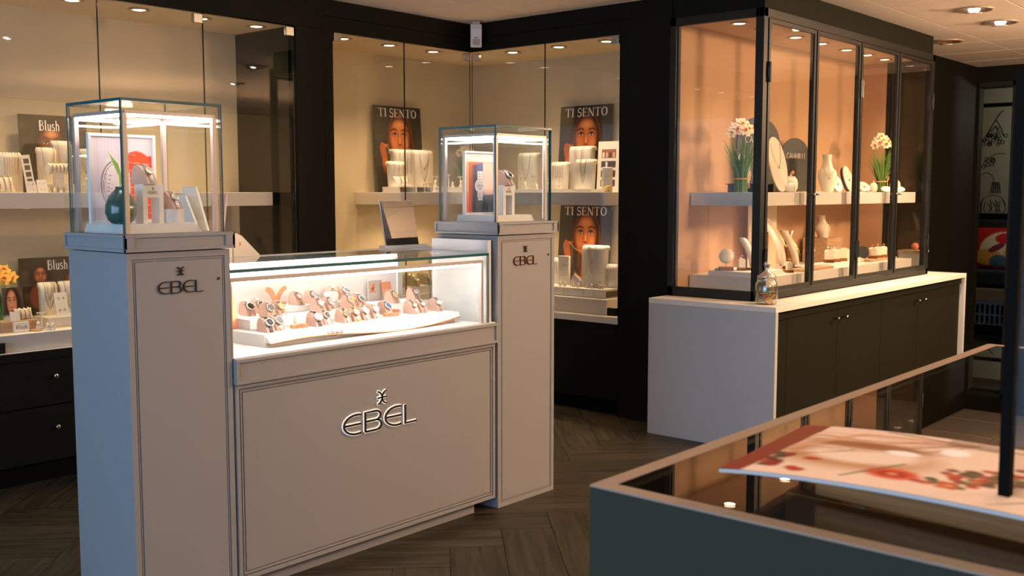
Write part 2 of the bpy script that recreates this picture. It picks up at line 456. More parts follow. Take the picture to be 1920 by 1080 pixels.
def face(c, cx, cy, sz, skin=(196, 112, 66), dark=(96, 44, 22), hair=(60, 36, 20), hair2=(120, 84, 52)):
    """front portrait; sz = half face width; vertical offsets follow the sheet's aspect"""
    k = sz; q = sz / c.asp
    def E(x, y, rx, ry, col, soft=.3): c.ell(cx + x * k, cy + y * q, rx * k, ry * q, col, soft)
    def L(pts, w, col, al=1): c.line([(cx + x * k, cy + y * q) for x, y in pts], w * k, col, al)
    E(.1, -.1, 1.55, 2.1, hair, .3)
    for i in range(11):
        a = (i - 5) / 5
        L([(a * .5 + .05, 1.75), (a * 1.25 + .05, .7), (a * 1.45 + .1, -.9), (a * 1.6 + .15, -2.0)], .07, hair2 if i % 2 else hair, .6)
    E(0, -1.8, .5, 1.0, dark, .35); E(0, -3.1, 1.6, 1.0, dark, .6)
    E(0, 0, 1, 1.42, dark, .14); E(-.02, .02, .95, 1.37, skin, .3)
    E(.02, .85, .6, .38, (226, 150, 96), .8); E(.55, -.35, .3, .4, (218, 134, 84), .9); E(-.5, -.35, .28, .4, (206, 120, 72), .9)
    for s in (-1, 1):
        ex, ey = s * .42, .22
        E(ex, ey + .04, .29, .2, (110, 52, 30), .6); E(ex, ey, .21, .10, (214, 196, 182), .3); E(ex, ey, .10, .10, (30, 20, 18), .3)
        L([(ex - .24, ey + .0), (ex, ey + .12), (ex + .24, ey + .0)], .045, (20, 12, 9))
        L([(ex - s * .19, ey + .29), (ex + s * .05, ey + .38), (ex + s * .34, ey + .26)], .075, (46, 24, 13), .95)
    L([(-.14, .28), (-.17, -.25)], .06, (140, 72, 40), .6); L([(.16, .2), (.19, -.28)], .05, (150, 80, 46), .5)
    E(.02, -.15, .09, .4, (234, 162, 110), .9); E(0, -.42, .24, .09, (110, 48, 26), .6)
    E(0, -.80, .38, .12, (160, 52, 38), .35); L([(-.36, -.79), (0, -.82), (.36, -.79)], .028, (66, 18, 14)); E(0, -1.14, .3, .14, (208, 126, 78), .9)


def hand(c, x, y, k, skin=(190, 104, 62)):
    c.ell(x + .1 * k, y - .9 * k, .45 * k, 1.0 * k, (140, 68, 38), .3); c.ell(x + .08 * k, y - .8 * k, .38 * k, .9 * k, skin, .4)
    for i in range(4):
        fx = x - .42 * k + .2 * k * i
        c.line([(fx + .15 * k, y - .5 * k), (fx, y + .1 * k), (fx + .18 * k, y + .42 * k - .05 * k * i), (fx + .42 * k, y + .3 * k)], .12 * k, (120, 56, 30))
        c.line([(fx + .15 * k, y - .5 * k), (fx, y + .1 * k), (fx + .18 * k, y + .42 * k - .05 * k * i), (fx + .42 * k, y + .3 * k)], .085 * k, skin)


def art_portrait(U, V):
    c = Cv(U, V, (40, 40, 37), 1.3)
    c.ell(.5, .5, .75, .6, (62, 60, 54), 1)
    face(c, .52, .63, .235)
    c.ell(.5, .05, .5, .16, (34, 36, 40), .4)
    c.ell(.52, .15, .09, .14, (150, 78, 44), .5)
    for i in range(3): c.line([(.34, .20 - i * .02), (.52, .10 - i * .025), (.70, .20 - i * .02)], .006, (216, 168, 98))
    hand(c, .17, .50, .16)
    c.line([(.2, .55), (.34, .47), (.5, .43), (.62, .46)], .005, (225, 180, 110))
    c.ell(.73, .5, .012, .02, (230, 220, 200), .4)
    return c.C


def art_blush_up(U, V):
    c = Cv(U, V, (52, 46, 36), 1.1)
    for i in range(14): c.ell(random.random(), random.random(), .12, .1, random.choice([(40, 42, 36), (78, 66, 50), (88, 84, 72)]), .8)
    face(c, .46, .60, .20, (120, 70, 44), (60, 34, 22), (34, 22, 16), (60, 40, 26))
    c.ell(.4, .1, .4, .25, (36, 34, 34), .4)
    return c.C


def art_blush_low(U, V):
    c = Cv(U, V, (58, 48, 34), 1.0)
    for i in range(14): c.ell(random.random(), random.random(), .12, .1, random.choice([(40, 38, 28), (84, 70, 50), (70, 56, 40)]), .8)
    c.ell(.30, .70, .20, .2, (38, 22, 16), .3)
    face(c, .30, .72, .10, (150, 86, 58), (80, 40, 26), (38, 22, 16), (70, 42, 28))
    c.ell(.38, .35, .18, .28, (196, 186, 170), .3); c.ell(.22, .38, .10, .2, (120, 66, 44), .3)
    face(c, .78, .62, .10, (160, 98, 66), (88, 46, 30), (50, 30, 20), (92, 60, 38))
    c.ell(.8, .2, .2, .28, (70, 62, 54), .3)
    return c.C


def art_small_portrait(U, V):
    c = Cv(U, V, (84, 72, 58), 1.1)
    c.ell(.58, .5, .40, .5, (34, 22, 16), .3)
    face(c, .46, .62, .27, (204, 146, 112), (120, 70, 46), (34, 22, 16), (60, 38, 26))
    c.ell(.2, .1, .4, .25, (206, 202, 200), .3); hand(c, .72, .40, .17, (204, 142, 106))
    return c.C


def art_garage(U, V):
    c = Cv(U, V, (226, 212, 218), 1.35)
    for i in range(18): c.rect(i / 18, i / 18 + .012, 0, 1, (214, 200, 208))
    c.rect(.62, 1, 0, .78, (222, 62, 30))
    c.ell(.74, .70, .22, .14, (222, 62, 30), .05)
    for i in range(7): c.line([(.6, .70 - i * .1), (1, .67 - i * .1)], .009, (252, 170, 140)); c.line([(.6, .685 - i * .1), (1, .655 - i * .1)], .006, (140, 26, 14))
    c.ell(.42, .5, .2, .3, (240, 226, 222), .3, 20); c.line(arc(.42, .42, .26, .30, 100, 260, 14), .014, (120, 104, 104)); c.line(arc(.40, .42, .20, .26, 90, 250, 14), .01, (160, 140, 136))
    for i in range(9): c.line([(.22 + i * .006, .55 - i * .05), (.34, .53 - i * .05)], .006, (130, 114, 112))
    c.line(arc(.66, .70, .12, .10, 60, 240, 10), .012, (150, 130, 130))
    return c.C


def art_watch(U, V):
    c = Cv(U, V, (236, 120, 66), 1.5)
    g = np.clip((U - .05) / .3, 0, 1)
    c.mix(.5 * np.clip(1 - abs(U - .1) / .1, 0, 1), (255, 190, 150))
    c.rect(.14, .165, 0, 1, (90, 40, 30)); c.mix(np.clip((U - .12) / .2, 0, 1) * (V < .95), (60, 66, 92)); c.rect(.42, .66, .45, 1, (62, 84, 150), .1)
    c.rect(.62, 1, .35, 1, (238, 196, 184), .03); c.mix(np.clip((.5 - V) / .3, 0, 1) * np.clip((U - .2) / .1, 0, 1), (36, 44, 50))
    c.rect(.05, .14, 0, .4, (240, 96, 30), .1)
    x0 = .52
    for j in range(16):
        yv = .24 + j * .034 if j < 6 else .62 + (j - 6) * .022
        w = .10 - (.02 if j < 2 else 0)
        if .24 <= yv <= .42 or yv > .64:
            if yv < .80:
                c.rect(x0 - w, x0 + w, yv, yv + .026, (120, 112, 118), .006)
                for q in (-1, 0, 1): c.rect(x0 + q * w * .66 - w * .29, x0 + q * w * .66 + w * .29, yv + .003, yv + .022, (238, 232, 234), .006)
    c.ell(x0, .53, .20, .145, (196, 188, 194), .06); c.ell(x0, .53, .165, .118, (240, 236, 240), .06); c.ell(x0, .53, .14, .10, (70, 66, 76), .08); c.ell(x0, .53, .125, .09, (214, 210, 216), .08)
    for a, b in ((-.06, .0), (.06, .0), (0, -.045)): c.ell(x0 + a, .525 + b, .036, .026, (40, 38, 46), .2); c.ell(x0 + a, .525 + b, .016, .012, (230, 226, 230), .3)
    c.line([(x0 - .05, .58), (x0, .53), (x0 + .05, .58)], .009, (30, 30, 36))
    return c.C


def art_magazine(U, V):
    # U along the long side, V across
    c = Cv(U, V, (238, 208, 188), .8)
    rs = random.Random(4)
    c.ell(.30, .45, .30, .30, (196, 146, 104), .4); c.ell(.32, .5, .2, .2, (240, 214, 196), .3); c.ell(.3, .66, .26, .09, (150, 92, 46), .5)
    for i in range(12): c.line([(.02, .2 + i * .06), (.2 + .3 * rs.random(), .5 + .4 * rs.random()), (.6, .95)], .006, (168, 112, 84), .7)
    c.line([(.02, .62), (.12, .80), (.32, .72), (.5, .93)], .02, (196, 136, 104), .7)
    c.line([(.10, .55), (.24, .88), (.45, .90)], .022, (210, 150, 116), .8)
    for i in range(26):
        c.ell(.10 + rs.uniform(-.12, .12), .22 + rs.uniform(-.12, .14), .035, .035, rs.choice([(140, 22, 12), (84, 14, 10), (176, 44, 22), (50, 52, 30)]), .4, rs.uniform(0, 180))
    c.ell(.46, .24, .09, .10, (212, 84, 50), .3); c.ell(.46, .24, .055, .06, (170, 36, 22), .4); c.ell(.46, .24, .02, .02, (236, 160, 110), .4)
    for i in range(130):
        t = rs.random(); c.ell(.58 + .36 * t + rs.uniform(-.05, .05), .25 + .45 * t + rs.uniform(-.13, .13), .024, .03, rs.choice([(160, 34, 14), (196, 84, 26), (92, 96, 34), (48, 62, 26), (176, 54, 20), (112, 42, 16)]), .4, rs.uniform(0, 180))
    c.ell(.55, .75, .05, .08, (250, 244, 244), .3); c.ell(.42, .60, .06, .05, (250, 246, 244), .3)
    for i in range(10): c.line([(.74 + i * .02, .05 + i * .03), (.90 + i * .012, .28 + i * .02)], .004, (150, 140, 136))
    c.mix(np.clip((.085 - U + .03 * (V - .5)) / .004, 0, 1), (124, 34, 14)); c.rect(.50, .66, .86, 1, (90, 60, 44), .01, .5); c.line([(.30, .98), (.60, .90), (.9, .96)], .012, (96, 72, 58), .8); c.line([(.34, .10), (.46, .42)], .009, (70, 84, 60), .8)
    return c.C


def art_cushion(U, V):
    c = Cv(U, V, (190, 36, 30), 1)
    c.ell(.75, .5, .5, .42, (226, 206, 168), .06); c.ell(.45, .3, .3, .2, (222, 150, 60), .06); c.ell(.8, .75, .25, .14, (196, 40, 34), .06)
    c.ell(.62, .52, .2, .08, (130, 40, 60), .1, 30); c.ell(.7, .2, .2, .16, (80, 96, 110), .06); c.ell(.9, .42, .12, .1, (220, 160, 70), .06)
    return c.C


# ================================================================== SETTING
# ---- floor: slab and herringbone planks
fl = struct('floor', lambda m: m.box(-2.2, 13, -3.4, 5.6, -.08, -.004), DARKER)
LW, LL = .215, .86


def plank_mesh(m): m.box(.0012, LL - .0012, .0012, LW - .0012, -.004, 0)


pm = cached('plank', plank_mesh, PLANK)
ca, sa = math.cos(R(-45)), math.sin(R(-45)); ox, oy = 2.42, 2.05
for band in range(-5, 6):
    for k in range(-30, 30):
        for kind in (0, 1):
            if kind == 0: a, b, r = k * LW + band * 2 * LL, k * LW, 0
            else: a, b, r = k * LW + LW + band * 2 * LL, (k + 1) * LW, PI / 2
            cx_, cy_ = (a + LL / 2, b + LW / 2) if kind == 0 else (a - LW / 2, b + LL / 2)
            wx, wy = ox + cx_ * ca - cy_ * sa, oy + cx_ * sa + cy_ * ca
            if not (.7 < wx < 5.9 and 1.3 < wy < 4.95) or (wx < 2.0 and wy < 1.9) or (wx > 4.8 and wy < 2.3): continue
            link('plank', pm, fl, (ox + a * ca - b * sa, oy + a * sa + b * ca, 0), (0, 0, R(-45) + r))
# ---- ceiling
ce = struct('ceiling', lambda m: m.box(-2.2, 13, -3.4, 5.6, 2.537, 2.6), CEILB)
tm = cached('ceiling_tile', lambda m: m.box(.0045, .6155, .0045, .6155, 2.525, 2.537), CEILM)
for i in range(-3, 14):
    for j in range(-8, 5):
        x, y = 2.16 + .62 * i, 1.91 + .62 * j
        if x > 10.1 or (y > 4.4 and x < 1.5): continue
        if y + .62 > 3.2 and x > 5.4 and y > 2.7: continue
        link('ceiling_tile', tm, ce, (x, y, 0))
# ---- outer walls (the sides of the room out of view close it)
struct('wall_back', lambda m: m.box(-2.2, 6.1, 5.52, 5.6, -.004, 2.6), DARK)
struct('wall_front', lambda m: m.box(-2.2, 13, -3.4, -3.3, -.004, 2.6), CREAM)


def shopfront(m):
    m.box(-1.9, -1.8, -3.4, -.6, -.004, 2.537); m.box(-1.9, -1.8, 3.9, 5.6, -.004, 2.537)
    m.box(-1.9, -1.8, -.6, 3.9, 2.4, 2.537); m.box(-1.9, -1.8, -.6, 3.9, -.004, .28)


struct('wall_window_side', shopfront, CREAM)
# fascia of the left wall
YL, XR = 4.92, 5.27


def wl(m):
    m.box(-1.8, 4.0, YL, YL + .05, 2.345, 2.537); m.box(3.80, 4.0, YL, 5.52, 0, 2.345); m.box(4.0, XR + .05, YL, YL + .05, 2.43, 2.537)
    m.box(4.004, 4.078, YL + .012, 5.52, 0, 2.43); m.box(4.078, XR + .05, YL + .012, YL + .05, 2.345, 2.43)


struct('wall_left', wl, DARK, bev=.002)


def wr(m):
    m.box(XR, XR + .05, 3.662, YL, 2.43, 2.537); m.box(XR + .012, XR + .05, 3.70, YL + .012, 2.345, 2.43)
    m.box(XR + .012, 5.94, 3.625, 3.70, 0, 2.43)
    m.box(XR, 5.94, 3.33, 3.622, 0, 2.537); m.box(XR, XR + .05, 3.62, 3.665, 2.43, 2.537)


struct('wall_right', wr, DARK, bev=.002)
struct('wall_right_back', lambda m: m.box(5.93, 6.0, 3.3, 5.52, 0, 2.537), DARK)
# wall beyond the glass case, and the far wall with the opening
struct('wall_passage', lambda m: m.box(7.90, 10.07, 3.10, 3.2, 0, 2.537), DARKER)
FX = 10.07


def wf(m):
    m.box(FX, FX + .12, 3.075, 3.3, 0, 2.537); m.box(FX, FX + .12, 2.79, 3.075, 2.335, 2.537); m.box(FX, FX + .12, -3.3, 2.79, 0, 2.537)


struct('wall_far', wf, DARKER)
struct('trim_opening', lambda m: (m.box(FX - .02, FX, 2.74, 2.79, 0, 2.38), m.box(FX - .02, FX, 2.74, 3.08, 2.34, 2.38)), BLACKM)
# back room
WALLP = mat('wallpaper', (.36, .34, .24), .9)
bw = struct('wall_back_room', lambda m: m.box(11.95, 12.05, 2.2, 4.4, 1.165, 2.30), WALLP)
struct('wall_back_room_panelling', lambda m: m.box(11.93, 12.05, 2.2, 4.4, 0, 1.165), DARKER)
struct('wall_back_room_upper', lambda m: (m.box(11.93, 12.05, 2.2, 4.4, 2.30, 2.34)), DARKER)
struct('wall_back_room_top', lambda m: m.box(11.95, 12.05, 2.2, 4.4, 2.34, 2.537), WALLP)
struct('wall_back_room_side', lambda m: (m.box(10.2, 12.1, 4.1, 4.2, 0, 2.537), m.box(10.2, 12.1, 2.0, 2.1, 0, 2.537)), DARK)
light('POINT', 'back_room_lamp', (11.0, 2.4, 2.2), 18, (1, .9, .7), shadow_soft_size=.08)


def flora(m):
    X = 11.948; O = (X, 0, 0); U = (0, -1, 0); V = (0, 0, 1)
    def S(pts, w=.006): m.stroke([(-a, b) for a, b in pts], w, O, U, V, .001)
    S(smooth_curve([(3.40, 2.26), (3.44, 2.22), (3.52, 2.08), (3.56, 2.0)], 5), .012); S(smooth_curve([(3.47, 2.16), (3.42, 2.08), (3.38, 1.98)], 5), .008)
    rs = random.Random(3)
    for i in range(26):
        y, z = 3.36 + rs.random() * .26, 1.90 + rs.random() * .11
        S([(y + .018 * math.cos(a), z + .018 * math.sin(a)) for a in [k * PI / 4 for k in range(9)]], .007)
    for i in range(7): S([(3.45 + rs.uniform(-.03, .03), 2.1), (3.38 + i * .035, 1.98)], .005)
    S(smooth_curve([(3.36, 1.80), (3.46, 1.80), (3.56, 1.74)], 5), .008)
    for i in range(10):
        y, z = 3.48 + rs.random() * .10, 1.66 + rs.random() * .1
        S([(y + .02 * math.cos(a), z + .02 * math.sin(a)) for a in [k * PI / 4 for k in range(9)]], .006)
    S(smooth_curve([(3.60, 1.36), (3.64, 1.52), (3.56, 1.60), (3.48, 1.56), (3.47, 1.50)], 6), .006)
    for k in range(5): S([(3.40 + k * .025, 1.38), (3.405 + k * .02, 1.44), (3.42 + k * .015, 1.50)], .014)
    for k in range(12):
        a = k * .05; S(smooth_curve([(3.36 + k * .027, 1.17), (3.35 + k * .027 + rs.uniform(-.03, .03), 1.22), (3.37 + k * .025, 1.27 + rs.random() * .06)], 4), .008)
    S(arc(3.47, 1.24, .13, .12, 0, 180, 12), .006)


part(bw, 'wallpaper_drawing', flora, mat('ink_line', (.04, .04, .035), .8), label='dark line drawing of berries and bell flowers printed on the wallpaper')

# ================================================================== helpers for shop fittings
def clamp_part(t, x, y, z, ax='x', m=STEEL, sz=(.055, .05)):
    def f(mb):
        if ax == 'x': mb.box(x - sz[0] / 2, x + sz[0] / 2, y - .012, y + .012, z - sz[1] / 2, z + sz[1] / 2)
        else: mb.box(x - .012, x + .012, y - sz[0] / 2, y + sz[0] / 2, z - sz[1] / 2, z + sz[1] / 2)
    return part(t, 'glass_clamp', f, m, bev=.003)


SPOTK = 2.4


def downlight(t, x, y, z, power, color=WARM, size=R(96), r=.042, blend=.8):
    o = part(t, 'downlight', lambda m: m.lathe([(r, 0), (r + .012, 0), (r + .013, -.004), (r, -.006), (r - .004, -.002)], 24), BRASSR, True, key=('dlr', r), loc=(x, y, z))
    part(o, 'bulb', lambda m: m.lathe([(1e-6, -.003), (r * .72, -.003), (r * .9, .0), (r, -.001)], 20), LEDW, True, key=('dlb', r))
    if power:
        light('SPOT', 'showcase_spot', tuple(t.matrix_basis @ Vector((x, y, z - .012))), power * SPOTK, color, (0, 0, 0), spot_size=size, spot_blend=blend, shadow_soft_size=.03)
    return o


# ---- left wall showcase
s1 = thing('wall_showcase', 'long glazed wall showcase with cream back, shelf and dark drawers on the left wall', 'display case', (2.2, 5.2, 0))
def off(t, fn):
    """write part geometry in world coordinates, store it relative to the thing"""
    def g(m):
        fn(m); m.xf(t.matrix_basis.inverted())
    return g
def wpart(t, name, fn, mats, **kw): return part(t, name, off(t, fn), mats, **kw)
for e in (s1,): e.matrix_basis = Matrix.Translation(e.location)
wpart(s1, 'back_panel', lambda m: m.box(.6, 3.80, 5.49, 5.515, .6, 2.36), CREAM)
wpart(s1, 'side_panel', lambda m: m.box(3.785, 3.80, 4.975, 5.49, .727, 2.345), DGLOSS, label='dark glossy side panel mirroring the shop')
wpart(s1, 'soffit', lambda m: m.box(.6, 3.80, 4.93, 5.49, 2.345, 2.36), CREAM_C)
wpart(s1, 'platform', lambda m: (m.box(.6, 3.785, 4.965, 5.49, .60, .727), m.box(.6, 3.80, 4.93, 4.965, .60, .645)), WTOP, bev=.002)
wpart(s1, 'shelf', lambda m: m.box(.6, 3.72, 5.06, 5.49, 1.318, 1.395), WTOP, bev=.002)
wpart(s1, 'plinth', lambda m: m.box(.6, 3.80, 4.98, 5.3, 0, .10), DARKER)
wpart(s1, 'carcass', lambda m: m.box(.6, 3.80, 4.945, 5.3, .10, .60), DARK)
wpart(s1, 'rail', lambda m: m.box(.6, 3.80, 4.925, 4.945, .60, .643), DARK)
for i, x0 in enumerate((.8, 1.72, 2.64)):
    x1 = min(x0 + .915, 3.8)
    for z0, z1 in ((.105, .37), (.376, .597)):
        d = wpart(s1, 'drawer', lambda m: m.box(x0, x1, 4.925, 4.945, z0, z1), DARK, bev=.002)
        kx = 2.326 if i == 1 else (x0 + x1) / 2
        part(d, 'knob', lambda m: m.lathe([(1e-6, -.026), (.010, -.026), (.0125, -.022), (.012, -.016), (.005, -.012), (.005, 0)], 18, c=(kx, 4.925, (z0 + z1) / 2 + .03), rot=Matrix.Rotation(R(-90), 3, 'X')).xf(s1.matrix_basis.inverted()), CHROME, smooth=True)
for a, b in ((.9, 1.448), (1.45, 2.028), (2.03, 2.612), (2.616, 3.201), (3.205, 3.792)):
    wpart(s1, 'glass_pane', lambda m: m.pane(a, b, 4.935, 4.943, .648, 2.343), [GLASS_W, GEDGE_D])
for x in (3.17, 3.765): clamp_part(s1, x - 2.2, 4.937 - 5.2, 2.31)
clamp_part(s1, 2.06 - 2.2, 4.934 - 5.2, .675, m=BLACKM, sz=(.08, .05))
for x in (.95, 1.55, 2.0, 2.573, 2.93, 3.30, 3.66): downlight(s1, x - 2.2, 5.10 - 5.2, 2.343, 11)
for x in (2.3, 2.9, 3.4): light('SPOT', 'showcase_spot', (x, 5.12, 1.31), 9, WARM, (0, 0, 0), spot_size=R(130), spot_blend=.8, shadow_soft_size=.03)
for x in (2.3, 2.9, 3.4): part(s1, 'under_shelf_light', lambda m: m.lathe([(.03, 0), (.029, -.0006), (1e-6, -.0008)], 16), LEDW, key='usl', loc=(x - 2.2, -.08, 1.318))

# ---- corner showcase
s2 = thing('corner_showcase', 'tall L-shaped corner showcase with cream back walls and frameless glass panes', 'display case', (5.3, 4.9, 0))
s2.matrix_basis = Matrix.Translation((5.3, 4.9, 0))
wpart(s2, 'back_panel', lambda m: m.box(4.08, 5.93, 5.505, 5.518, .6, 2.36), CREAM)
wpart(s2, 'back_panel', lambda m: m.box(5.915, 5.928, 3.70, 5.505, .6, 2.36), CREAM)
wpart(s2, 'side_panel', lambda m: m.box(5.34, 5.915, 3.702, 3.712, .6, 2.345), CREAM)
wpart(s2, 'side_panel', lambda m: m.box(4.079, 4.088, 4.98, 5.505, .6, 2.345), CREAM)
wpart(s2, 'soffit', lambda m: (m.box(4.08, 5.915, 4.935, 5.505, 2.345, 2.36), m.box(5.285, 5.915, 3.70, 4.935, 2.345, 2.36)), CREAM_C)
wpart(s2, 'platform', lambda m: (m.box(4.09, 5.915, 5.02, 5.505, .60, .715), m.box(5.37, 5.915, 3.85, 5.02, .60, .715)), WTOP, bev=.002)
wpart(s2, 'sill', lambda m: (m.box(4.08, 5.915, 4.93, 5.02, .58, .618), m.box(5.28, 5.37, 3.70, 4.93, .58, .618), m.box(5.37, 5.915, 3.712, 3.85, .58, .618)), WTOP)
wpart(s2, 'shelf', lambda m: (m.box(4.73, 5.915, 5.05, 5.505, 1.312, 1.395), m.box(5.37, 5.915, 3.875, 5.05, 1.312, 1.395)), WTOP, bev=.002)
wpart(s2, 'carcass', lambda m: (m.box(4.08, 5.30, 4.93, 5.3, .10, .58), m.box(5.28, 5.6, 3.70, 4.93, .10, .58)), DARK)
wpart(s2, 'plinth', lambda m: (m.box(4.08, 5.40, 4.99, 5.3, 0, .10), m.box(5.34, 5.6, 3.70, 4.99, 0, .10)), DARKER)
for a, b in ((4.30, 4.86), (4.865, 5.27)): pass
wpart(s2, 'glass_pane', lambda m: m.pane(4.082, 4.662, 4.935, 4.943, .62, 2.343), [GLASS_W, GEDGE_D])
wpart(s2, 'glass_pane', lambda m: m.pane(4.667, 5.277, 4.935, 4.943, .62, 2.343), [GLASS_W, GEDGE_D])
wpart(s2, 'glass_pane', lambda m: m.pane(5.285, 5.293, 4.292, 4.93, .62, 2.343), [GLASS_W, GEDGE_D])
wpart(s2, 'glass_pane', lambda m: m.pane(5.285, 5.293, 3.705, 4.288, .62, 2.343), [GLASS_W, GEDGE_D])
clamp_part(s2, 4.115 - 5.3, .037, 2.315); clamp_part(s2, 5.235 - 5.3, .037, 2.305, m=CHROME); clamp_part(s2, -.01, -.015, 2.305, 'y', CHROME); clamp_part(s2, -.01, 3.74 - 4.9, 2.315, 'y')
clamp_part(s2, -.012, 3.745 - 4.9, .655, 'y', BLACKM, (.07, .05))
for x, y in ((4.30, 5.10), (4.686, 5.10), (5.091, 5.105), (5.47, 4.72), (5.465, 4.317), (5.46, 3.93)): downlight(s2, x - 5.3, y - 4.9, 2.343, 14)
for x, y in ((4.95, 5.25), (5.3, 5.25), (5.62, 4.75), (5.62, 4.3), (5.6, 4.0)):
    light('SPOT', 'showcase_spot', (x, y, 1.30), 12, WARM, (0, 0, 0), spot_size=R(130), spot_blend=.8, shadow_soft_size=.03)
    part(s2, 'under_shelf_light', lambda m: m.lathe([(.03, 0), (.029, -.0006), (1e-6, -.0008)], 16), LEDW, key='usl', loc=(x - 5.3, y - 4.9, 1.312))

# ---- alarm sensor in the ceiling corner
al = thing('alarm_sensor', 'small white alarm sensor hanging from the ceiling above the corner showcase', 'sensor', (5.19, 4.80, 2.525), R(-45))
part(al, 'bracket', lambda m: m.box(-.025, .025, -.02, .02, -.025, 0), STEEL, bev=.002)
part(al, 'housing', lambda m: m.prism([(-.03, -.02), (.025, -.02), (.025, -.17), (-.028, -.17), (-.045, -.15), (-.045, -.05)], 'x', -.037, .037).xf(Matrix.Rotation(R(8), 4, 'X')), WHITE, bev=.005)
part(al, 'lens', lambda m: m.box(-.024, .024, -.047, -.035, -.155, -.115).xf(Matrix.Rotation(R(8), 4, 'X')), mat('grey_lens', (.45, .40, .36), .3), bev=.003)
part(al, 'indicator', lambda m: m.box(-.013, .013, -.047, -.04, -.108, -.104).xf(Matrix.Rotation(R(8), 4, 'X')), BLACK)

# ================================================================== RIGHT GLASS CASE AND LOW CABINET
lc = thing('low_cabinet', 'long low cabinet with white worktop and dark doors under the black-framed case', 'cabinet', (6.5, 2.9, 0)); lc.matrix_basis = Matrix.Translation((6.5, 2.9, 0))
wpart(lc, 'worktop', lambda m: (m.box(5.045, 8.12, 2.523, 2.72, .761, .791), m.box(5.045, 5.24, 2.72, 3.318, .761, .791), m.box(7.895, 8.12, 2.72, 3.098, .761, .791)), WTOP, bev=.0015)
wpart(lc, 'side_panel', lambda m: m.box(5.045, 5.075, 2.523, 3.318, 0, .7605), LAM, bev=.0015)
wpart(lc, 'side_panel', lambda m: m.box(8.09, 8.12, 2.523, 3.098, 0, .7605), LAM, bev=.0015)
wpart(lc, 'carcass', lambda m: (m.box(5.077, 8.088, 2.57, 3.09, .05, .76), m.box(5.077, 8.088, 2.62, 3.0, 0, .05)), DARKER)
wpart(lc, 'rail', lambda m: m.box(5.077, 8.088, 2.548, 2.568, .713, .76), OLIVE)
wpart(lc, 'filler_panel', lambda m: m.box(5.077, 5.227, 2.55, 2.568, .055, .709), OLIVE)
for (a, b), kx in (((5.231, 5.886), 5.831), ((5.890, 6.555), 5.950), ((6.559, 7.198), 7.143), ((7.202, 8.06), 7.257)):
    d = wpart(lc, 'door', lambda m: m.box(a, b, 2.55, 2.568, .055, .709), OLIVE, bev=.0015)
    part(d, 'knob', lambda m: m.lathe([(1e-6, -.04), (.009, -.04), (.011, -.037), (.011, -.03), (.005, -.026), (.005, 0)], 16, c=(kx, 2.55, .66), rot=Matrix.Rotation(R(-90), 3, 'X')).xf(lc.matrix_basis.inverted()), CHROME, smooth=True)

gc = thing('framed_glass_case', 'black-framed glass display case with sand-coloured back on the low white cabinet', 'display case', (6.5, 3.0, .791)); gc.matrix_basis = Matrix.Translation((6.5, 3.0, .791))
X0, X1, Y0, Y1, Z0, Z1 = 5.245, 7.89, 2.73, 3.325, .791, 2.537
wpart(gc, 'header', lambda m: (m.box(5.275, X1 - .01, 2.745, 2.775, 2.392, Z1), m.box(5.275, 5.30, 2.775, Y1, 2.392, Z1)), OLIVE, bev=.002)


def gframe(m):
    f = .035
    m.box(X0, X1, Y0, Y0 + .03, 2.345, 2.392); m.box(X0, X1, Y0, Y0 + .03, Z0, .832)
    m.box(X0, X0 + .03, Y0 + .03, Y1, 2.345, 2.392); m.box(X0, X0 + .03, Y0 + .03, Y1, Z0, .845)
    m.box(X0, X0 + .045, Y0, Y0 + .05, Z0, 2.392)
    m.box(X0, X0 + .03, Y1 - .04, Y1, Z0, 2.392)
    m.box(X1 - .045, X1, Y0, Y0 + .05, Z0, 2.392); m.box(X1 - .03, X1, 3.04, 3.07, Z0, 2.392)
    m.box(X1 - .03, X1, Y0 + .03, 3.07, 2.345, 2.392); m.box(X1 - .03, X1, Y0 + .03, 3.07, Z0, .832)
    for x in (5.895, 6.548, 7.197): m.box(x - .018, x + .018, Y0 + .012, Y0 + .03, .832, 2.345)


wpart(gc, 'frame', gframe, BLACKM, bev=.0015)
for i, (a, b) in enumerate(((5.295, 5.887), (5.903, 6.540), (6.556, 7.189), (7.205, 7.84))):
    def df(m):
        y0, y1 = Y0 - .006, Y0 + .011
        m.box(a, a + .024, y0, y1, .836, 2.34); m.box(b - .024, b, y0, y1, .836, 2.34)
        m.box(a + .024, b - .024, y0, y1, .836, .862); m.box(a + .024, b - .024, y0, y1, 2.315, 2.34)
    d = wpart(gc, 'door', df, BLACKM, bev=.0015)
    part(d, 'glass_pane', lambda m: m.pane(a + .02, b - .02, Y0 + .0, Y0 + .006, .858, 2.32).xf(gc.matrix_basis.inverted()), [GLASS_W, GEDGE_D])
    kx = b - .012 if i in (0, 2) else a + .012
    part(d, 'knob', lambda m: m.lathe([(1e-6, -.026), (.007, -.026), (.009, -.022), (.008, -.016), (.004, -.012), (.004, 0)], 14, c=(kx, Y0 - .006, 1.383), rot=Matrix.Rotation(R(-90), 3, 'X')).xf(gc.matrix_basis.inverted()), CHROME, smooth=True)
    hx = a + .004 if i in (0,) else (b - .004 if i in (1, 3) else a + .004)
    for z in (1.03, 2.05):
        part(d, 'hinge', lambda m: (m.tube([(hx, Y0 - .012, z - .055), (hx, Y0 - .012, z + .055)], .009, 8), m.box(hx - .014, hx + .014, Y0 - .012, Y0 - .004, z - .03, z + .03)).__class__ and m.xf(gc.matrix_basis.inverted()), BLACKM)
wpart(gc, 'side_glass', lambda m: m.pane(X0 + .012, X0 + .018, Y0 + .05, Y1 - .04, .845, 2.345), [GLASS_W, GEDGE_D])
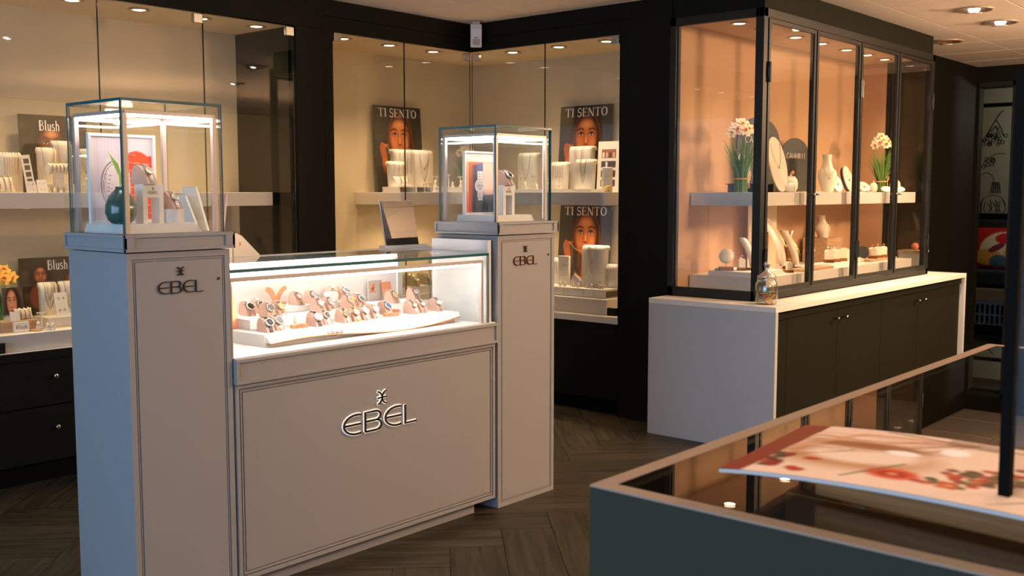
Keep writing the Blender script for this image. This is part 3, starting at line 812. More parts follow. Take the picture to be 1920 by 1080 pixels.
wpart(gc, 'side_glass', lambda m: m.pane(X1 - .018, X1 - .012, Y0 + .05, 3.04, .832, 2.345), [GLASS_W, GEDGE_D])
wpart(gc, 'back_panel', lambda m: (m.box(5.275, X1, 3.27, 3.285, .80, 2.36), m.box(X1 - .04, X1 - .03, 3.07, 3.27, .80, 2.36), m.box(5.276, 5.29, 3.285, 3.325, .8, 2.36)), TERRA)
wpart(gc, 'soffit', lambda m: m.box(5.275, X1 - .03, Y0 + .03, 3.27, 2.36, 2.375), mat('sand_soffit', (.66, .46, .30), .8))
wpart(gc, 'floor_panel', lambda m: m.box(5.275, X1 - .03, Y0 + .03, 3.27, .792, .80), WTOP)
wpart(gc, 'platform', lambda m: m.box(5.40, 7.76, 2.805, 3.265, .80, .908), WTOP, bev=.0015)
wpart(gc, 'shelf', lambda m: m.box(5.40, 7.78, 2.80, 3.265, 1.318, 1.395), WTOP, bev=.0015)
for i, x in enumerate((5.46, 5.75, 6.18, 6.55, 6.95, 7.30, 7.62)):
    downlight(gc, x - 6.5, .0, 2.358 - .791, 11, WARM2, R(78), blend=1.0)
for x in (5.75, 6.45, 7.3):
    light('SPOT', 'case_spot', (x, 2.98, 1.305), 12, WARM2, (0, 0, 0), spot_size=R(130), spot_blend=.8, shadow_soft_size=.03)
    part(gc, 'under_shelf_light', lambda m: m.lathe([(.03, 0), (.029, -.0006), (1e-6, -.0008)], 16), LEDW, key='usl', loc=(x - 6.5, -.02, 1.318 - .791))

# ---- ceiling downlights of the shop
for i, (x, y, lab) in enumerate(((6.875, 2.155, 'round gimbal downlight nearest the camera in the right ceiling'), (7.50, 2.18, 'round gimbal downlight, second along the right ceiling'), (8.18, 2.75, 'unlit round downlight beside the end of the glass case header'),
                                 (2.4, 1.9, 'ceiling downlight over the left part of the watch counter'), (3.5, 2.0, 'ceiling downlight over the right part of the watch counter'), (5.75, 1.85, 'ceiling downlight over the near end of the low cabinet'), (6.48, .46, 'ceiling downlight seen only in the tilted table mirror'))):
    t = thing('ceiling_downlight', lab, 'ceiling light', (x, y, 2.525), R(20))
    part(t, 'ring', lambda m: m.lathe([(.088, 0), (.116, -.001), (.12, -.006), (.10, -.010), (.086, -.003)], 32), BRASSR, True, key='cdr')
    part(t, 'reflector', lambda m: m.lathe([(.088, -.002), (.05, -.0015), (1e-6, -.001)], 28), BLACKM, True, key='cdk')
    if i != 2: part(t, 'bulb', lambda m: m.lathe([(1e-6, -.012), (.022, -.010), (.034, -.004), (.035, 0)], 20).xf(Matrix.Rotation(R(25), 4, 'Y')), LEDC, True, key='cdb', loc=(-.03, 0, -.005))
    part(t, 'gimbal', lambda m: m.tube([(.05 * math.cos(a), .05 * math.sin(a), -.02 * math.sin(a / 2)) for a in [k * PI / 8 for k in range(17)]], .004, 6), BRASSR, True, key='cdg', loc=(-.01, 0, -.012))

# ================================================================== WATCH COUNTER WITH TWO PEDESTALS
def ring_frame(m, ax, c, u0, u1, v0, v1, w, d):
    """rectangular border on plane ax=c (d is signed thickness)"""
    a, b = sorted((c, c + d))
    for (p, q, r, s) in ((u0, u1, v0, v0 + w), (u0, u1, v1 - w, v1), (u0, u0 + w, v0 + w, v1 - w), (u1 - w, u1, v0 + w, v1 - w)):
        if ax == 'y': m.box(p, q, a, b, r, s)
        else: m.box(a, b, p, q, r, s)


def pedestal(x0, x1, lab, labh, side):
    y0, y1 = 3.005, 3.375; zt = 1.266; zb = 1.212
    t = thing('display_pedestal', lab, 'pedestal', ((x0 + x1) / 2, 3.19, 0)); t.matrix_basis = Matrix.Translation(t.location)
    bx0, bx1 = x0 + .013, x1 - .013
    wpart(t, 'body', lambda m: (m.box(bx0, bx1, y0 + .006, y1, 0, zb - .004), ring_frame(m, 'y', y0 + .006, bx0, bx1, .0, zb - .004, .020, -.006), ring_frame(m, 'y', y0 + .006, bx0 + .023, bx1 - .023, .023, zb - .027, .004, -.004), m.box(bx0 + .030, bx1 - .030, y0 + .001, y0 + .006, .030, zb - .034)), PAINT, bev=.0008)
    wpart(t, 'ledge', lambda m: (m.box(x0 + .006, x1 - .006, 2.996, 3.377, zb, zt), ring_frame(m, 'y', 2.996, x0, x1, zb, zt, .010, -.006), m.box(x0 + .0, x0 + .035, 2.990, 2.996, zb + .01, zt - .01), m.box(x1 - .035, x1, 2.990, 2.996, zb + .01, zt - .01),
          ring_frame(m, 'x', x0 + .006, 2.990, 3.377, zb, zt, .010, -.006), ring_frame(m, 'x', x1 - .006, 2.990, 3.377, zb, zt, .010, .006)), PAINT, bev=.0008)
    cx = (x0 + x1) / 2 + (.0 if side == 'L' else -.012)
    sh = .038; sw = .160
    wpart(t, 'lettering', lambda m: write(m, 'EBEL', (cx, y0 + .001, 1.075), (1, 0, 0), (0, 0, 1), sh, .006, sw, 'ebel', .07, .22), [LETTER if side == 'L' else mat('rose_bronze', (.16, .05, .03), .3, metal=.6)])
    wpart(t, 'emblem', lambda m: emblem(m, (cx, y0 + .001, 1.132), (1, 0, 0), (0, 0, 1), .026, .0035, .006), [LETTER])
    wpart(t, 'keyhole', lambda m: m.lathe([(.005, 0), (.0045, .003), (1e-6, .003)], 12, c=(x1 - .058, y0 + .001, 1.112), rot=Matrix.Rotation(R(90), 3, 'X')), LETTER)
    # glass hood
    h = thing('glass_hood', labh, 'glass display box', ((x0 + x1) / 2, 3.19, zt)); h.matrix_basis = Matrix.Translation(h.location)
    gx0, gx1, gy0, gy1, gz = x0 + .018, x1 - .022, 3.018, 3.365, 1.687
    G = .009
    wpart(h, 'glass_pane', lambda m: m.pane(gx0, gx1, gy0, gy0 + G, zt, gz - G), [GLASS, GEDGE], label='front glass pane')
    wpart(h, 'glass_pane', lambda m: m.pane(gx0, gx1, gy1 - G, gy1, zt, gz - G), [GLASS, GEDGE])
    wpart(h, 'glass_pane', lambda m: m.pane(gx0, gx0 + G, gy0 + G, gy1 - G, zt, gz - G), [GLASS, GEDGE])
    wpart(h, 'glass_pane', lambda m: m.pane(gx1 - G, gx1, gy0 + G, gy1 - G, zt, gz - G), [GLASS, GEDGE])
    wpart(h, 'glass_lid', lambda m: m.pane(gx0, gx1, gy0, gy1, gz - G, gz), [GLASS, GEDGE])
    i0, i1, j0, j1 = gx0 + .020, gx1 - .020, gy0 + .020, gy1 - .020; zf = gz - .045; p = .015
    def fr(m):
        for x in (i0, i1):
            for y in (j0, j1): m.box(x - p / 2, x + p / 2, y - p / 2, y + p / 2, zt, zf)
        for y in (j0, j1): m.box(i0, i1, y - p / 2, y + p / 2, zf - .002, zf + .010)
        for x in (i0, i1): m.box(x - p / 2, x + p / 2, j0, j1, zf - .002, zf + .010)
    wpart(h, 'light_frame', fr, LEDP, bev=.001)
    for y in (j0, j1): wpart(h, 'led_strip', lambda m: m.box(i0 + .01, i1 - .01, y - .005, y + .005, zf - .010, zf - .002), LEDH)
    for x in (i0, i1): wpart(h, 'led_strip', lambda m: m.box(x - .005, x + .005, j0 + .01, j1 - .01, zf - .010, zf - .002), LEDH)
    for x, y in ((i1, j0 + .008),): wpart(h, 'led_strip', lambda m: m.box(x - .004, x + .002, y, y + .003, zt + .01, zf - .02), LEDV)
    return t, h


pedestal(1.644, 2.042, 'tall pale grey display pedestal with dark EBEL letters, left of the counter', 'lit glass box with red garage picture on the left pedestal', 'L')
pedestal(3.370, 3.790, 'tall pale grey display pedestal with copper EBEL letters, right of the counter', 'lit glass box with orange watch picture on the right pedestal', 'R')

ct = thing('watch_counter', 'pale grey watch counter with lit glass top and backlit EBEL sign between two pedestals', 'counter', (2.7, 3.25, 0)); ct.matrix_basis = Matrix.Translation((2.7, 3.25, 0))
CX0, CX1, CZ = 2.034, 3.368, .832
wpart(ct, 'body', lambda m: (m.box(CX0, CX1, 3.012, 3.60, .055, .745), ring_frame(m, 'y', 3.012, CX0 + .004, CX1 - .006, .055, .742, .014, -.010), ring_frame(m, 'y', 3.012, CX0 + .023, CX1 - .025, .074, .723, .006, -.008), m.box(CX0 + .034, CX1 - .036, 3.006, 3.012, .085, .712)), PAINT, bev=.0008)
wpart(ct, 'plinth', lambda m: m.box(CX0 + .01, 3.27, 3.045, 3.56, 0, .055), PAINT)
wpart(ct, 'ledge', lambda m: (m.box(CX0, CX1, 2.996, 3.60, .745, CZ), ring_frame(m, 'y', 2.996, CX0, CX1, .745, CZ, .012, -.008)), PAINT, bev=.001)
wpart(ct, 'display_floor', lambda m: m.box(CX0 + .004, CX1 - .004, 3.002, 3.598, CZ, CZ + .003), WHITE)
wpart(ct, 'lettering', lambda m: write(m, 'EBEL', (2.695, 3.006 - .004, .482), (1, 0, 0), (0, 0, 1), .074, .004, .375, 'ebel', .105, .22), [LETTER])
wpart(ct, 'halo_letters', lambda m: write(m, 'EBEL', (2.695, 3.006, .482), (1, 0, 0), (0, 0, 1), .074, .004, .375, 'ebel', .19, .22), [HALO], label='glowing white outline behind the letters')
wpart(ct, 'emblem', lambda m: emblem(m, (2.700, 3.002, .578), (1, 0, 0), (0, 0, 1), .052, .006, .004), [LETTER])
wpart(ct, 'halo_emblem', lambda m: emblem(m, (2.700, 3.006, .578), (1, 0, 0), (0, 0, 1), .052, .0125, .004), [HALO])
GZ = 1.137
wpart(ct, 'glass_front', lambda m: m.pane(CX0 - .006, 3.325, 3.004, 3.010, CZ + .003, GZ - .011), [GLASS, GEDGE])
wpart(ct, 'glass_top', lambda m: m.pane(CX0 - .006, 3.325, 3.004, 3.547, GZ - .011, GZ), [GLASS, GEDGE])
wpart(ct, 'glass_end', lambda m: m.pane(3.319, 3.325, 3.012, 3.36, CZ + .003, GZ - .011), [GLASS, GEDGE])
wpart(ct, 'light_frame', lambda m: (m.box(CX0, 3.305, 3.018, 3.034, GZ - .044, GZ - .030), m.box(3.291, 3.305, 3.018, 3.034, CZ + .003, GZ - .044), m.box(CX0, CX0 + .01, 3.018, 3.034, CZ + .003, GZ - .044)), LEDP, bev=.001)
wpart(ct, 'led_strip', lambda m: m.box(CX0 + .01, 3.29, 3.020, 3.032, GZ - .052, GZ - .0445), LED)
wpart(ct, 'end_panel', lambda m: m.box(3.345, 3.368, 3.03, 3.37, CZ + .003, 1.19), WHITE, label='white end panel against the right pedestal')
BACKP = mat('white_sliding_door', (.84, .80, .78), .4)
wpart(ct, 'sliding_door', lambda m: m.box(CX0, 3.315, 3.56, 3.575, CZ + .003, GZ - .022), BACKP, label='white sliding back door')
wpart(ct, 'sliding_door', lambda m: m.pane(3.315, 3.80, 3.576, 3.582, CZ + .003, GZ - .022), [GLASS, GEDGE], label='clear sliding back door')
wpart(ct, 'back_rail', lambda m: m.box(CX0, 3.80, 3.548, 3.62, GZ - .022, GZ + .001), WHITE, bev=.001)
wpart(ct, 'door_post', lambda m: m.box(3.300, 3.330, 3.55, 3.559, CZ + .003, GZ - .022), WHITE)
wpart(ct, 'led_strip', lambda m: m.box(CX0 + .02, 3.29, 3.548, 3.558, GZ - .036, GZ - .024), LED)

# ---- white stepped tray in the counter
tr = thing('display_tray', 'white display tray with copper wave line and EBEL letters inside the counter', 'tray', (2.75, 3.3, CZ + .003)); tr.matrix_basis = Matrix.Translation(tr.location)
TZ = .882
fz = CZ + .003


def wavefront(m, x0, x1, n=40):
    """tray front: curved lip that bulges and thins, in three sections"""
    vs_, fs = [], []
    for i in range(n + 1):
        t = i / n; x = x0 + (x1 - x0) * t
        wob = math.sin(t * PI * 2.2 + .3)
        ztop = TZ - .006 - .004 * math.cos(t * PI * 3); zl = fz + .014 + .011 * wob
        yb = 3.135
        e = min(1, (1 - t) / .10); g = .25 + .75 * e; vs_ += [(x, yb, ztop), (x, yb - .004, ztop), (x, yb - .010 * g, ztop - .003), (x, yb - .030 * g, zl + .002), (x, yb - .030 * g, zl), (x, yb, zl)]
    for i in range(n):
        for k in range(5): a = i * 6 + k; fs.append((a, a + 6, a + 7, a + 1))
    fs += [tuple(range(6)), tuple(range(n * 6, n * 6 + 6))[::-1]]
    m.add(vs_, fs)


wpart(tr, 'base', lambda m: (m.box(2.255, 3.25, 3.135, 3.545, fz, TZ), m.box(3.25, 3.335, 3.366, 3.545, fz, TZ)), WHITE, bev=.002)
wpart(tr, 'wave_front', lambda m: wavefront(m, 2.26, 3.27), PEARL)
wpart(tr, 'copper_line', lambda m: m.tube([(2.26 + 1.01 * t, 3.135 - .031 * (.25 + .75 * min(1, (1 - t) / .10)), fz + .014 + .011 * math.sin(t * PI * 2.2 + .3) - .001) for t in [i / 40 for i in range(41)]], .0030, 6), COPLINE)
wpart(tr, 'lettering', lambda m: write(m, 'EBEL', (2.565, 3.1055, fz + .017), (1, 0, 0), (0, 0, 1), .017, .003, .085, 'ebel', .10, .12), [mat('tray_letter', (.22, .10, .06), .4)])
for n_, (a, b, c, d, e, g) in enumerate(((2.30, 2.50, 3.285, 3.50, TZ, .920), (2.53, 2.96, 3.305, 3.53, TZ, .916), (2.53, 2.97, 3.405, 3.53, .916, .938), (3.06, 3.335, 3.366, 3.53, TZ, .909))):
    wpart(tr, 'riser', lambda m: m.box(a, b, c, d, e, g), WHITE, bev=.0015)

CUSH = smooth_curve([(-.046, 0), (-.040, .014), (-.022, .044), (-.002, .066), (.020, .072), (.036, .060), (.043, .032), (.043, 0)], 4)


def cush_mesh(m): m.prism(CUSH, 'x', -.024, .024)


def band_path():
    c = [p for p in CUSH[1:20]]
    out = []
    for i, (y, z) in enumerate(c):
        a = c[max(i - 1, 0)]; b = c[min(i + 1, len(c) - 1)]; ty, tz = b[0] - a[0], b[1] - a[1]; l = math.hypot(ty, tz); out.append((y - tz / l * .003, z + ty / l * .003, ty / l, tz / l))
    return out


BP = band_path()


def bracelet_mesh(m):
    for i, (y, z, ty, tz) in enumerate(BP):
        w = .0085 if 4 < i < 12 else .0075
        for q in (-1, 0, 1):
            x0 = q * w * .68; hw = w * .31; o = .0012 if q == 0 else 0
            a = (y - ty * .0026, z - tz * .0026); b = (y + ty * .0026, z + tz * .0026); n = (-tz, ty)
            h0, h1 = -.001, .0015 + o
            P = [(a[0] + n[0] * h0, a[1] + n[1] * h0), (b[0] + n[0] * h0, b[1] + n[1] * h0), (b[0] + n[0] * h1, b[1] + n[1] * h1), (a[0] + n[0] * h1, a[1] + n[1] * h1)]
            m.prism(P, 'x', x0 - hw, x0 + hw)


def strap_mesh(m):
    vs_ = []
    for (y, z, ty, tz) in BP:
        n = (-tz, ty)
        for sx in (-.0095, .0095):
            for h in (-.001, .0022): vs_.append((sx, y + n[0] * h, z + n[1] * h))
    fs = []
    for i in range(len(BP) - 1):
        a, b = i * 4, i * 4 + 4
        fs += [(a + 1, b + 1, b + 3, a + 3), (a, a + 2, b + 2, b), (a, b, b + 1, a + 1), (a + 2, a + 3, b + 3, b + 2)]
    fs += [(0, 1, 3, 2), (len(BP) * 4 - 4, len(BP) * 4 - 2, len(BP) * 4 - 1, len(BP) * 4 - 3)]
    m.add(vs_, fs)


CI = 7
cyy, czz, cty, ctz = BP[CI]
CM = Matrix.Translation((0, cyy - ctz * .0025, czz + cty * .0025)) @ Matrix(((1, 0, 0, 0), (0, cty, -ctz, 0), (0, ctz, cty, 0), (0, 0, 0, 1)))
SILN = 0


def watch(cx, y, z, label, cushlab, dial='white', strap='steel', bezel=None, size=1.0, rz=0, cushion=True, group=None, s=1.0):
    if cushion:
        c = solo('watch_cushion', cush_mesh, ROSEC, cushlab, 'display cushion', (cx, y, z), rz, 'rose watch cushions in the counter' if group is None else group, key='cushion', bev=0)
        c.scale = (s, s, s)
    t = thing('wristwatch', label, 'watch', (cx, y, z), rz); t.scale = (s, s, s)
    sm = {'steel': SILVER, 'black': BLACK, 'gold': GOLD, 'rose': ROSEG, 'twotone': SILVER, 'brown': mat('brown_leather', (.2, .07, .04), .5), 'white': PEARL}[strap]
    if strap in ('black', 'brown', 'white'): part(t, 'strap', strap_mesh, BLACK, key='strap', mo=sm)
    else: part(t, 'bracelet', bracelet_mesh, SILVER, key='bracelet', mo=sm)
    r = .0175 * size
    cm = GOLD if strap == 'gold' or bezel == 'gold' else (ROSEG if bezel == 'rose' else SILVER)
    part(t, 'case', lambda m: (m.lathe([(.0155, 0), (.0178, .001), (.018, .006), (.0165, .0085), (.0145, .0085), (.0145, .006), (1e-6, .006)], 26), m.lathe([(.002, 0), (.0028, .001), (.0028, .004), (1e-6, .0045)], 8, c=(.0178, 0, .004), rot=Matrix.Rotation(R(90), 3, 'Y'))).__class__ and m.xf(CM @ Matrix.Scale(size, 4)), SILVER, True, key=('case', size), mo=cm)
    dc = {'white': (.85, .83, .80), 'black': (.01, .01, .012), 'blue': (.08, .18, .42), 'silver': (.6, .6, .6), 'gold': (.75, .5, .15), 'grey': (.22, .2, .2), 'green': (.10, .16, .12), 'champ': (.8, .68, .45), 'brown': (.16, .09, .05)}[dial]
    part(t, 'dial', lambda m: m.lathe([(.0145, .0062), (.0143, .0066), (1e-6, .0066)], 22).xf(CM @ Matrix.Scale(size, 4)), WHITE, key=('dial', size), mo=mat('dial_' + dial, dc, .25))
    dark = dial in ('black', 'blue', 'green', 'grey', 'brown')
    def marks(m):
        for k in range(12):
            a = k * PI / 6; m.box(-.0005, .0005, .0100, .0128, .0066, .0072); 
            for i in range(len(m.v) - 8, len(m.v)): m.v[i] = tuple(Matrix.Rotation(a, 4, 'Z') @ Vector(m.v[i]))
        m.box(-.0006, .0006, -.001, .0085, .0072, .0078); 
        n = len(m.v); m.box(-.0005, .0005, -.001, .011, .0072, .0078); m.xf(Matrix.Rotation(R(-110), 4, 'Z'), n)
        m.xf(CM @ Matrix.Scale(size, 4))
    part(t, 'hands', marks, BLACK, key=('hands', size), mo=SILVER if dark else BLACK)
    return t


WL = [  # x, y, z, dial, strap, bezel, label bits
    (2.31, 3.2, TZ, 'black', 'black', None, 'black watch on black strap at the front left of the tray', 'rose cushion under the black strap watch at the front left'),
    (2.371, 3.222, TZ, 'grey', 'steel', None, 'steel watch with grey dial right behind the black strap watch', 'rose cushion just right of the black strap watch'),
    (2.537, 3.2, TZ, 'silver', 'black', None, 'chronograph watch on black strap at the front, left of the copper ornament row', 'rose cushion under the silver-dial chronograph'),
    (2.598, 3.222, TZ, 'brown', 'steel', None, 'steel watch with dark bezel beside the silver-dial chronograph', 'rose cushion right of the silver-dial chronograph'),
    (2.683, 3.205, TZ, 'grey', 'twotone', 'gold', 'two-tone watch with grey dial in the front row centre', 'rose cushion at the left of the front row of four'),
    (2.739, 3.212, TZ, 'white', 'gold', 'gold', 'gold bracelet watch with white dial in the front row centre', 'rose cushion second in the front row of four'),
    (2.798, 3.222, TZ, 'silver', 'steel', None, 'steel watch with silver dial, third in the front row of four', 'rose cushion third in the front row of four'),
    (2.86, 3.23, TZ, 'white', 'steel', None, 'steel watch with white dial, fourth in the front row of four', 'rose cushion fourth in the front row of four'),
    (3.071, 3.22, TZ, 'white', 'twotone', 'rose', 'small two-tone watch, left of the front right pair', 'rose cushion, left of the front right pair'),
    (3.129, 3.23, TZ, 'white', 'twotone', 'rose', 'small two-tone watch, right of the front right pair', 'rose cushion, right of the front right pair'),
    (3.218, 3.22, TZ, 'silver', 'steel', None, 'steel watch alone at the right end of the tray front', 'rose cushion at the right end of the tray front'),
    (2.383, 3.42, .920, 'black', 'steel', None, 'steel diver watch with black dial at the rear left riser', 'rose cushion at the rear left corner of the left riser'),
    (2.457, 3.455, .920, 'brown', 'steel', None, 'steel watch with brown dial at the rear of the left riser', 'rose cushion behind the front pair on the left riser'),
    (2.405, 3.32, .920, 'grey', 'steel', None, 'large steel watch with grey dial at the front of the left riser', 'rose cushion at the front of the left riser'),
    (2.464, 3.332, .920, 'champ', 'steel', 'gold', 'steel watch with champagne dial at the right of the left riser', 'rose cushion at the right of the left riser'),
    (2.669, 3.345, .916, 'white', 'steel', None, 'slim steel watch with white dial on the middle riser front', 'rose cushion at the front left of the middle riser'),
    (2.727, 3.352, .916, 'silver', 'steel', None, 'slim steel watch beside the slim white-dial watch', 'rose cushion second on the middle riser front'),
    (2.828, 3.345, .916, 'gold', 'steel', None, 'steel watch with yellow dial on the middle riser', 'rose cushion under the yellow-dial watch'),
    (2.89, 3.352, .916, 'green', 'steel', None, 'steel watch with green dial beside the yellow-dial watch', 'rose cushion under the green-dial watch'),
    (2.982, 3.29, TZ, 'blue', 'steel', None, 'steel watch with blue dial behind the copper blocks', 'rose cushion under the blue-dial watch'),
    (2.639, 3.445, .938, 'white', 'steel', 'rose', 'pale round watch at the left of the top riser', 'rose cushion at the left of the top riser'),
    (2.722, 3.452, .938, 'silver', 'steel', None, 'pale square-shouldered watch second on the top riser', 'rose cushion second on the top riser'),
    (2.868, 3.495, .938, 'grey', 'rose', 'rose', 'rose gold bracelet watch behind the white block', 'rose cushion behind the white block'),
    (2.926, 3.495, .938, 'silver', 'twotone', None, 'two-tone bracelet watch at the right end of the top riser', 'rose cushion at the right end of the top riser'),
    (3.131, 3.405, .909, 'champ', 'twotone', 'gold', 'two-tone watch with champagne dial in front of the copper card', 'rose cushion in front of the copper card'),
    (3.295, 3.44, .909, 'white', 'steel', None, 'steel watch with white dial alone on the right riser', 'rose cushion alone on the right riser'),
]
for (x, y, z, dial, strap, bz, lab, cl) in WL:
    watch(x, y, z, lab, cl, dial, strap, bz, size=1.32 if dial in ('black', 'grey', 'silver') and x < 2.6 else (.9 if bz == 'rose' else 1.12), s=.74)

# ---- props inside the counter
def vshape(m):
    for s in (1, -1): m.stroke([(s * a, b) for a, b in smooth_curve([(.062, .098), (.040, .088), (.020, .062), (.010, .030), (.009, .012)], 5)], [.020, .022, .024, .026, .028, .029, .029, .029, .028, .027, .026, .025, .024, .023, .022, .021, .020, .020, .020, .020, .020], (0, -.004, 0), (1, 0, 0), (0, 0, 1), .008)
    m.box(-.060, .060, -.012, -.002, 0, .016)


solo('copper_ornament', vshape, COPPER, 'large copper V-shaped ornament standing at the back of the tray', 'ornament', (2.578, 3.508, .938), 0).scale = (.82, 1, .72)
for x, y, z, lab in ((2.462, 3.20, TZ, 'copper ornament lying between the black and silver-dial watches'), (2.945, 3.212, TZ, 'row of copper blocks lying in front of the blue-dial watch'), (3.03, 3.30, TZ, 'small copper ornament lying left of the copper card watch')):
    solo('copper_block', lambda m: (m.box(-.034, -.010, -.008, .008, 0, .014), m.box(.010, .036, -.008, .008, 0, .014), m.prism([(-.012, -.014), (-.003, -.004), (.003, -.004), (.012, -.014), (.014, -.006), (.006, .002), (.014, .012), (.006, .014), (0, .006), (-.006, .014), (-.014, .012), (-.006, .002), (-.014, -.006)], 'z', 0, .016)), COPPER, lab, 'ornament', (x, y, z), R(-10), key='cblock', bev=.001)
t = thing('copper_card', 'copper leaflet with white print leaning at the back right of the counter', 'card', (3.197, 3.50, .909), 0)
part(t, 'sheet', lambda m: m.box(-.027, .027, 0, .002, 0, .085).xf(Matrix.Rotation(R(-12), 4, 'X')), COPPER)
part(t, 'print', lambda m: [m.box(-.014, .014, -.0006, 0, .012 + i * .009, .0145 + i * .009) for i in range(5)] and m.xf(Matrix.Rotation(R(-12), 4, 'X')), WLETD)
t = thing('copper_card', 'copper leaflet leaning at the left end of the counter', 'card', (2.285, 3.36, TZ), R(6))
part(t, 'sheet', lambda m: m.box(-.022, .022, 0, .002, 0, .12).xf(Matrix.Rotation(R(-12), 4, 'X')), COPPER)
part(t, 'foot', lambda m: m.box(-.026, .026, -.008, .02, 0, .003), COPPER)
t = thing('picture_stand', 'pale grey panel with copper emblem standing behind the copper leaflet', 'panel', (3.135, 3.533, TZ), 0)
part(t, 'panel', lambda m: m.box(-.03, .05, 0, .006, 0, .12), mat('pale_grey_board', (.55, .50, .48), .5))
part(t, 'emblem', lambda m: emblem(m, (-.005, -.0005, .065), (1, 0, 0), (0, 0, 1), .04, .007, .003), [COPPER])
solo('white_block', lambda m: m.box(-.025, .025, -.018, .018, 0, .040), WHITE, 'small white logo block on the top riser between watches', 'block', (2.815, 3.44, .938), 0, bev=.002)

# ---- inside the left glass box
t = thing('display_plinth', 'white wedge-ended display base inside the left glass box', 'display base', (1.80, 3.19, 1.266)); t.matrix_basis = Matrix.Translation(t.location)
part(t, 'base', lambda m: m.prism([(-.125, 0), (.170, 0), (.145, .031), (-.115, .031)], 'y', -.12, .11), WHITE, bev=.001)
LB = 1.297
t = thing('framed_picture', 'white framed picture of red garage door inside the left glass box', 'picture', (1.778, 3.235, LB), 0)
part(t, 'frame', lambda m: ring_frame(m, 'y', 0, -.118, .118, 0, .29, .010, -.014) or m.box(-.116, .116, -.002, .004, .001, .289), WHITE, bev=.001)
o = link('print', printed('garage_print', .216, .27, 60, 84, art_garage), t, (0, -.0035, .010))
t = thing('egg_vase', 'green speckled egg-shaped vase with a leaf inside the left glass box', 'vase', (1.70, 3.105, LB))
part(t, 'body', lambda m: m.lathe([(1e-6, 0), (.026, .0), (.040, .012), (.048, .035), (.047, .060), (.036, .088), (.020, .105), (.014, .112), (.016, .118), (.012, .118), (.010, .10)], 28), VASE, True)
part(t, 'leaf', lambda m: m.add([(0, 0, .10), (.008, .002, .15), (-.004, -.002, .15), (-.004, 0, .19), (-.020, -.002, .185), (-.036, 0, .225)], [(0, 1, 2), (1, 3, 4, 2), (3, 5, 4)]), LIME)


def bridge(x, y, z, lab, txt=True, s=1):
    t = thing('display_bridge', lab, 'display stand', (x, y, z), 0); t.scale = (s, s, s)
    part(t, 'body', lambda m: m.prism([(-.037, 0), (-.020, 0), (-.020, .083), (.020, .083), (.020, 0), (.037, 0), (.037, .126), (-.037, .126)], 'y', -.025, .025), WHITE, bev=.001)
    part(t, 'lettering', lambda m: write(m, 'EBEL', (0, -.025, .095), (1, 0, 0), (0, 0, 1), .009, .0008, .038, 'ebel', .10, .12), [LETTER])
    part(t, 'emblem', lambda m: emblem(m, (0, -.025, .108), (1, 0, 0), (0, 0, 1), .007, .0012, .0008), [LETTER])
    return t


bridge(1.805, 3.115, LB, 'white bridge-shaped EBEL stand beside the green vase')
watch(1.79, 3.115, LB + .126, 'small steel watch on the white bridge in the left glass box', 'small rose cushion on the bridge in the left glass box', 'silver', 'steel', 'rose', .9, R(12), s=.85)
solo('round_riser', lambda m: (m.lathe([(1e-6, 0), (.038, 0), (.039, .002), (.039, .043), (.037, .045), (1e-6, .045)], 32), m.lathe([(.0395, .024), (.0395, .026), (.039, .026), (.039, .024)], 32)), WHITE, 'round white drum riser at the right of the left glass box', 'riser', (1.885, 3.115, LB), smooth=False)
watch(1.880, 3.115, LB + .045, 'small steel watch on the round drum in the left glass box', 'small rose cushion on the drum in the left glass box', 'champ', 'steel', None, .9, R(12), s=.8)

# ---- inside the right glass box
t = thing('display_plinth', 'white wedge-ended display base inside the right glass box', 'display base', (3.54, 3.19, 1.266))
part(t, 'base', lambda m: m.prism([(-.105, 0), (.170, 0), (.150, .029), (-.10, .029)], 'y', -.12, .11), WHITE, bev=.001)
RB = 1.295
t = thing('framed_picture', 'white framed orange and blue watch picture inside the right glass box', 'picture', (3.515, 3.235, RB), 0)
part(t, 'frame', lambda m: ring_frame(m, 'y', 0, -.108, .108, 0, .285, .009, -.014) or m.box(-.106, .106, -.002, .004, .001, .284), WHITE, bev=.001)
part(t, 'mount', lambda m: m.box(-.1, .1, -.0035, -.002, .238, .276), mat('pale_mount', (.72, .66, .66), .5))
link('print', printed('watch_print', .192, .226, 84, 110, art_watch), t, (0, -.0038, .011))
bridge(3.560, 3.12, RB, 'white bridge-shaped EBEL stand inside the right glass box', s=1.05)
watch(3.555, 3.12, RB + .132, 'steel chronograph on the white bridge in the right glass box', 'small rose cushion on the bridge in the right glass box', 'black', 'steel', None, 1.2, R(10), s=.95)
t = thing('copper_card', 'copper leaflet leaning behind the bridge in the right glass box', 'card', (3.610, 3.18, RB), R(-5))
part(t, 'sheet', lambda m: m.add([(-.034, 0, 0), (.034, 0, 0), (.018, .012, .085), (-.018, .012, .085), (-.034, .002, 0), (.034, .002, 0), (.018, .014, .085), (-.018, .014, .085)], [(0, 1, 2, 3), (7, 6, 5, 4), (0, 4, 5, 1), (1, 5, 6, 2), (2, 6, 7, 3), (3, 7, 4, 0)]), COPPER)

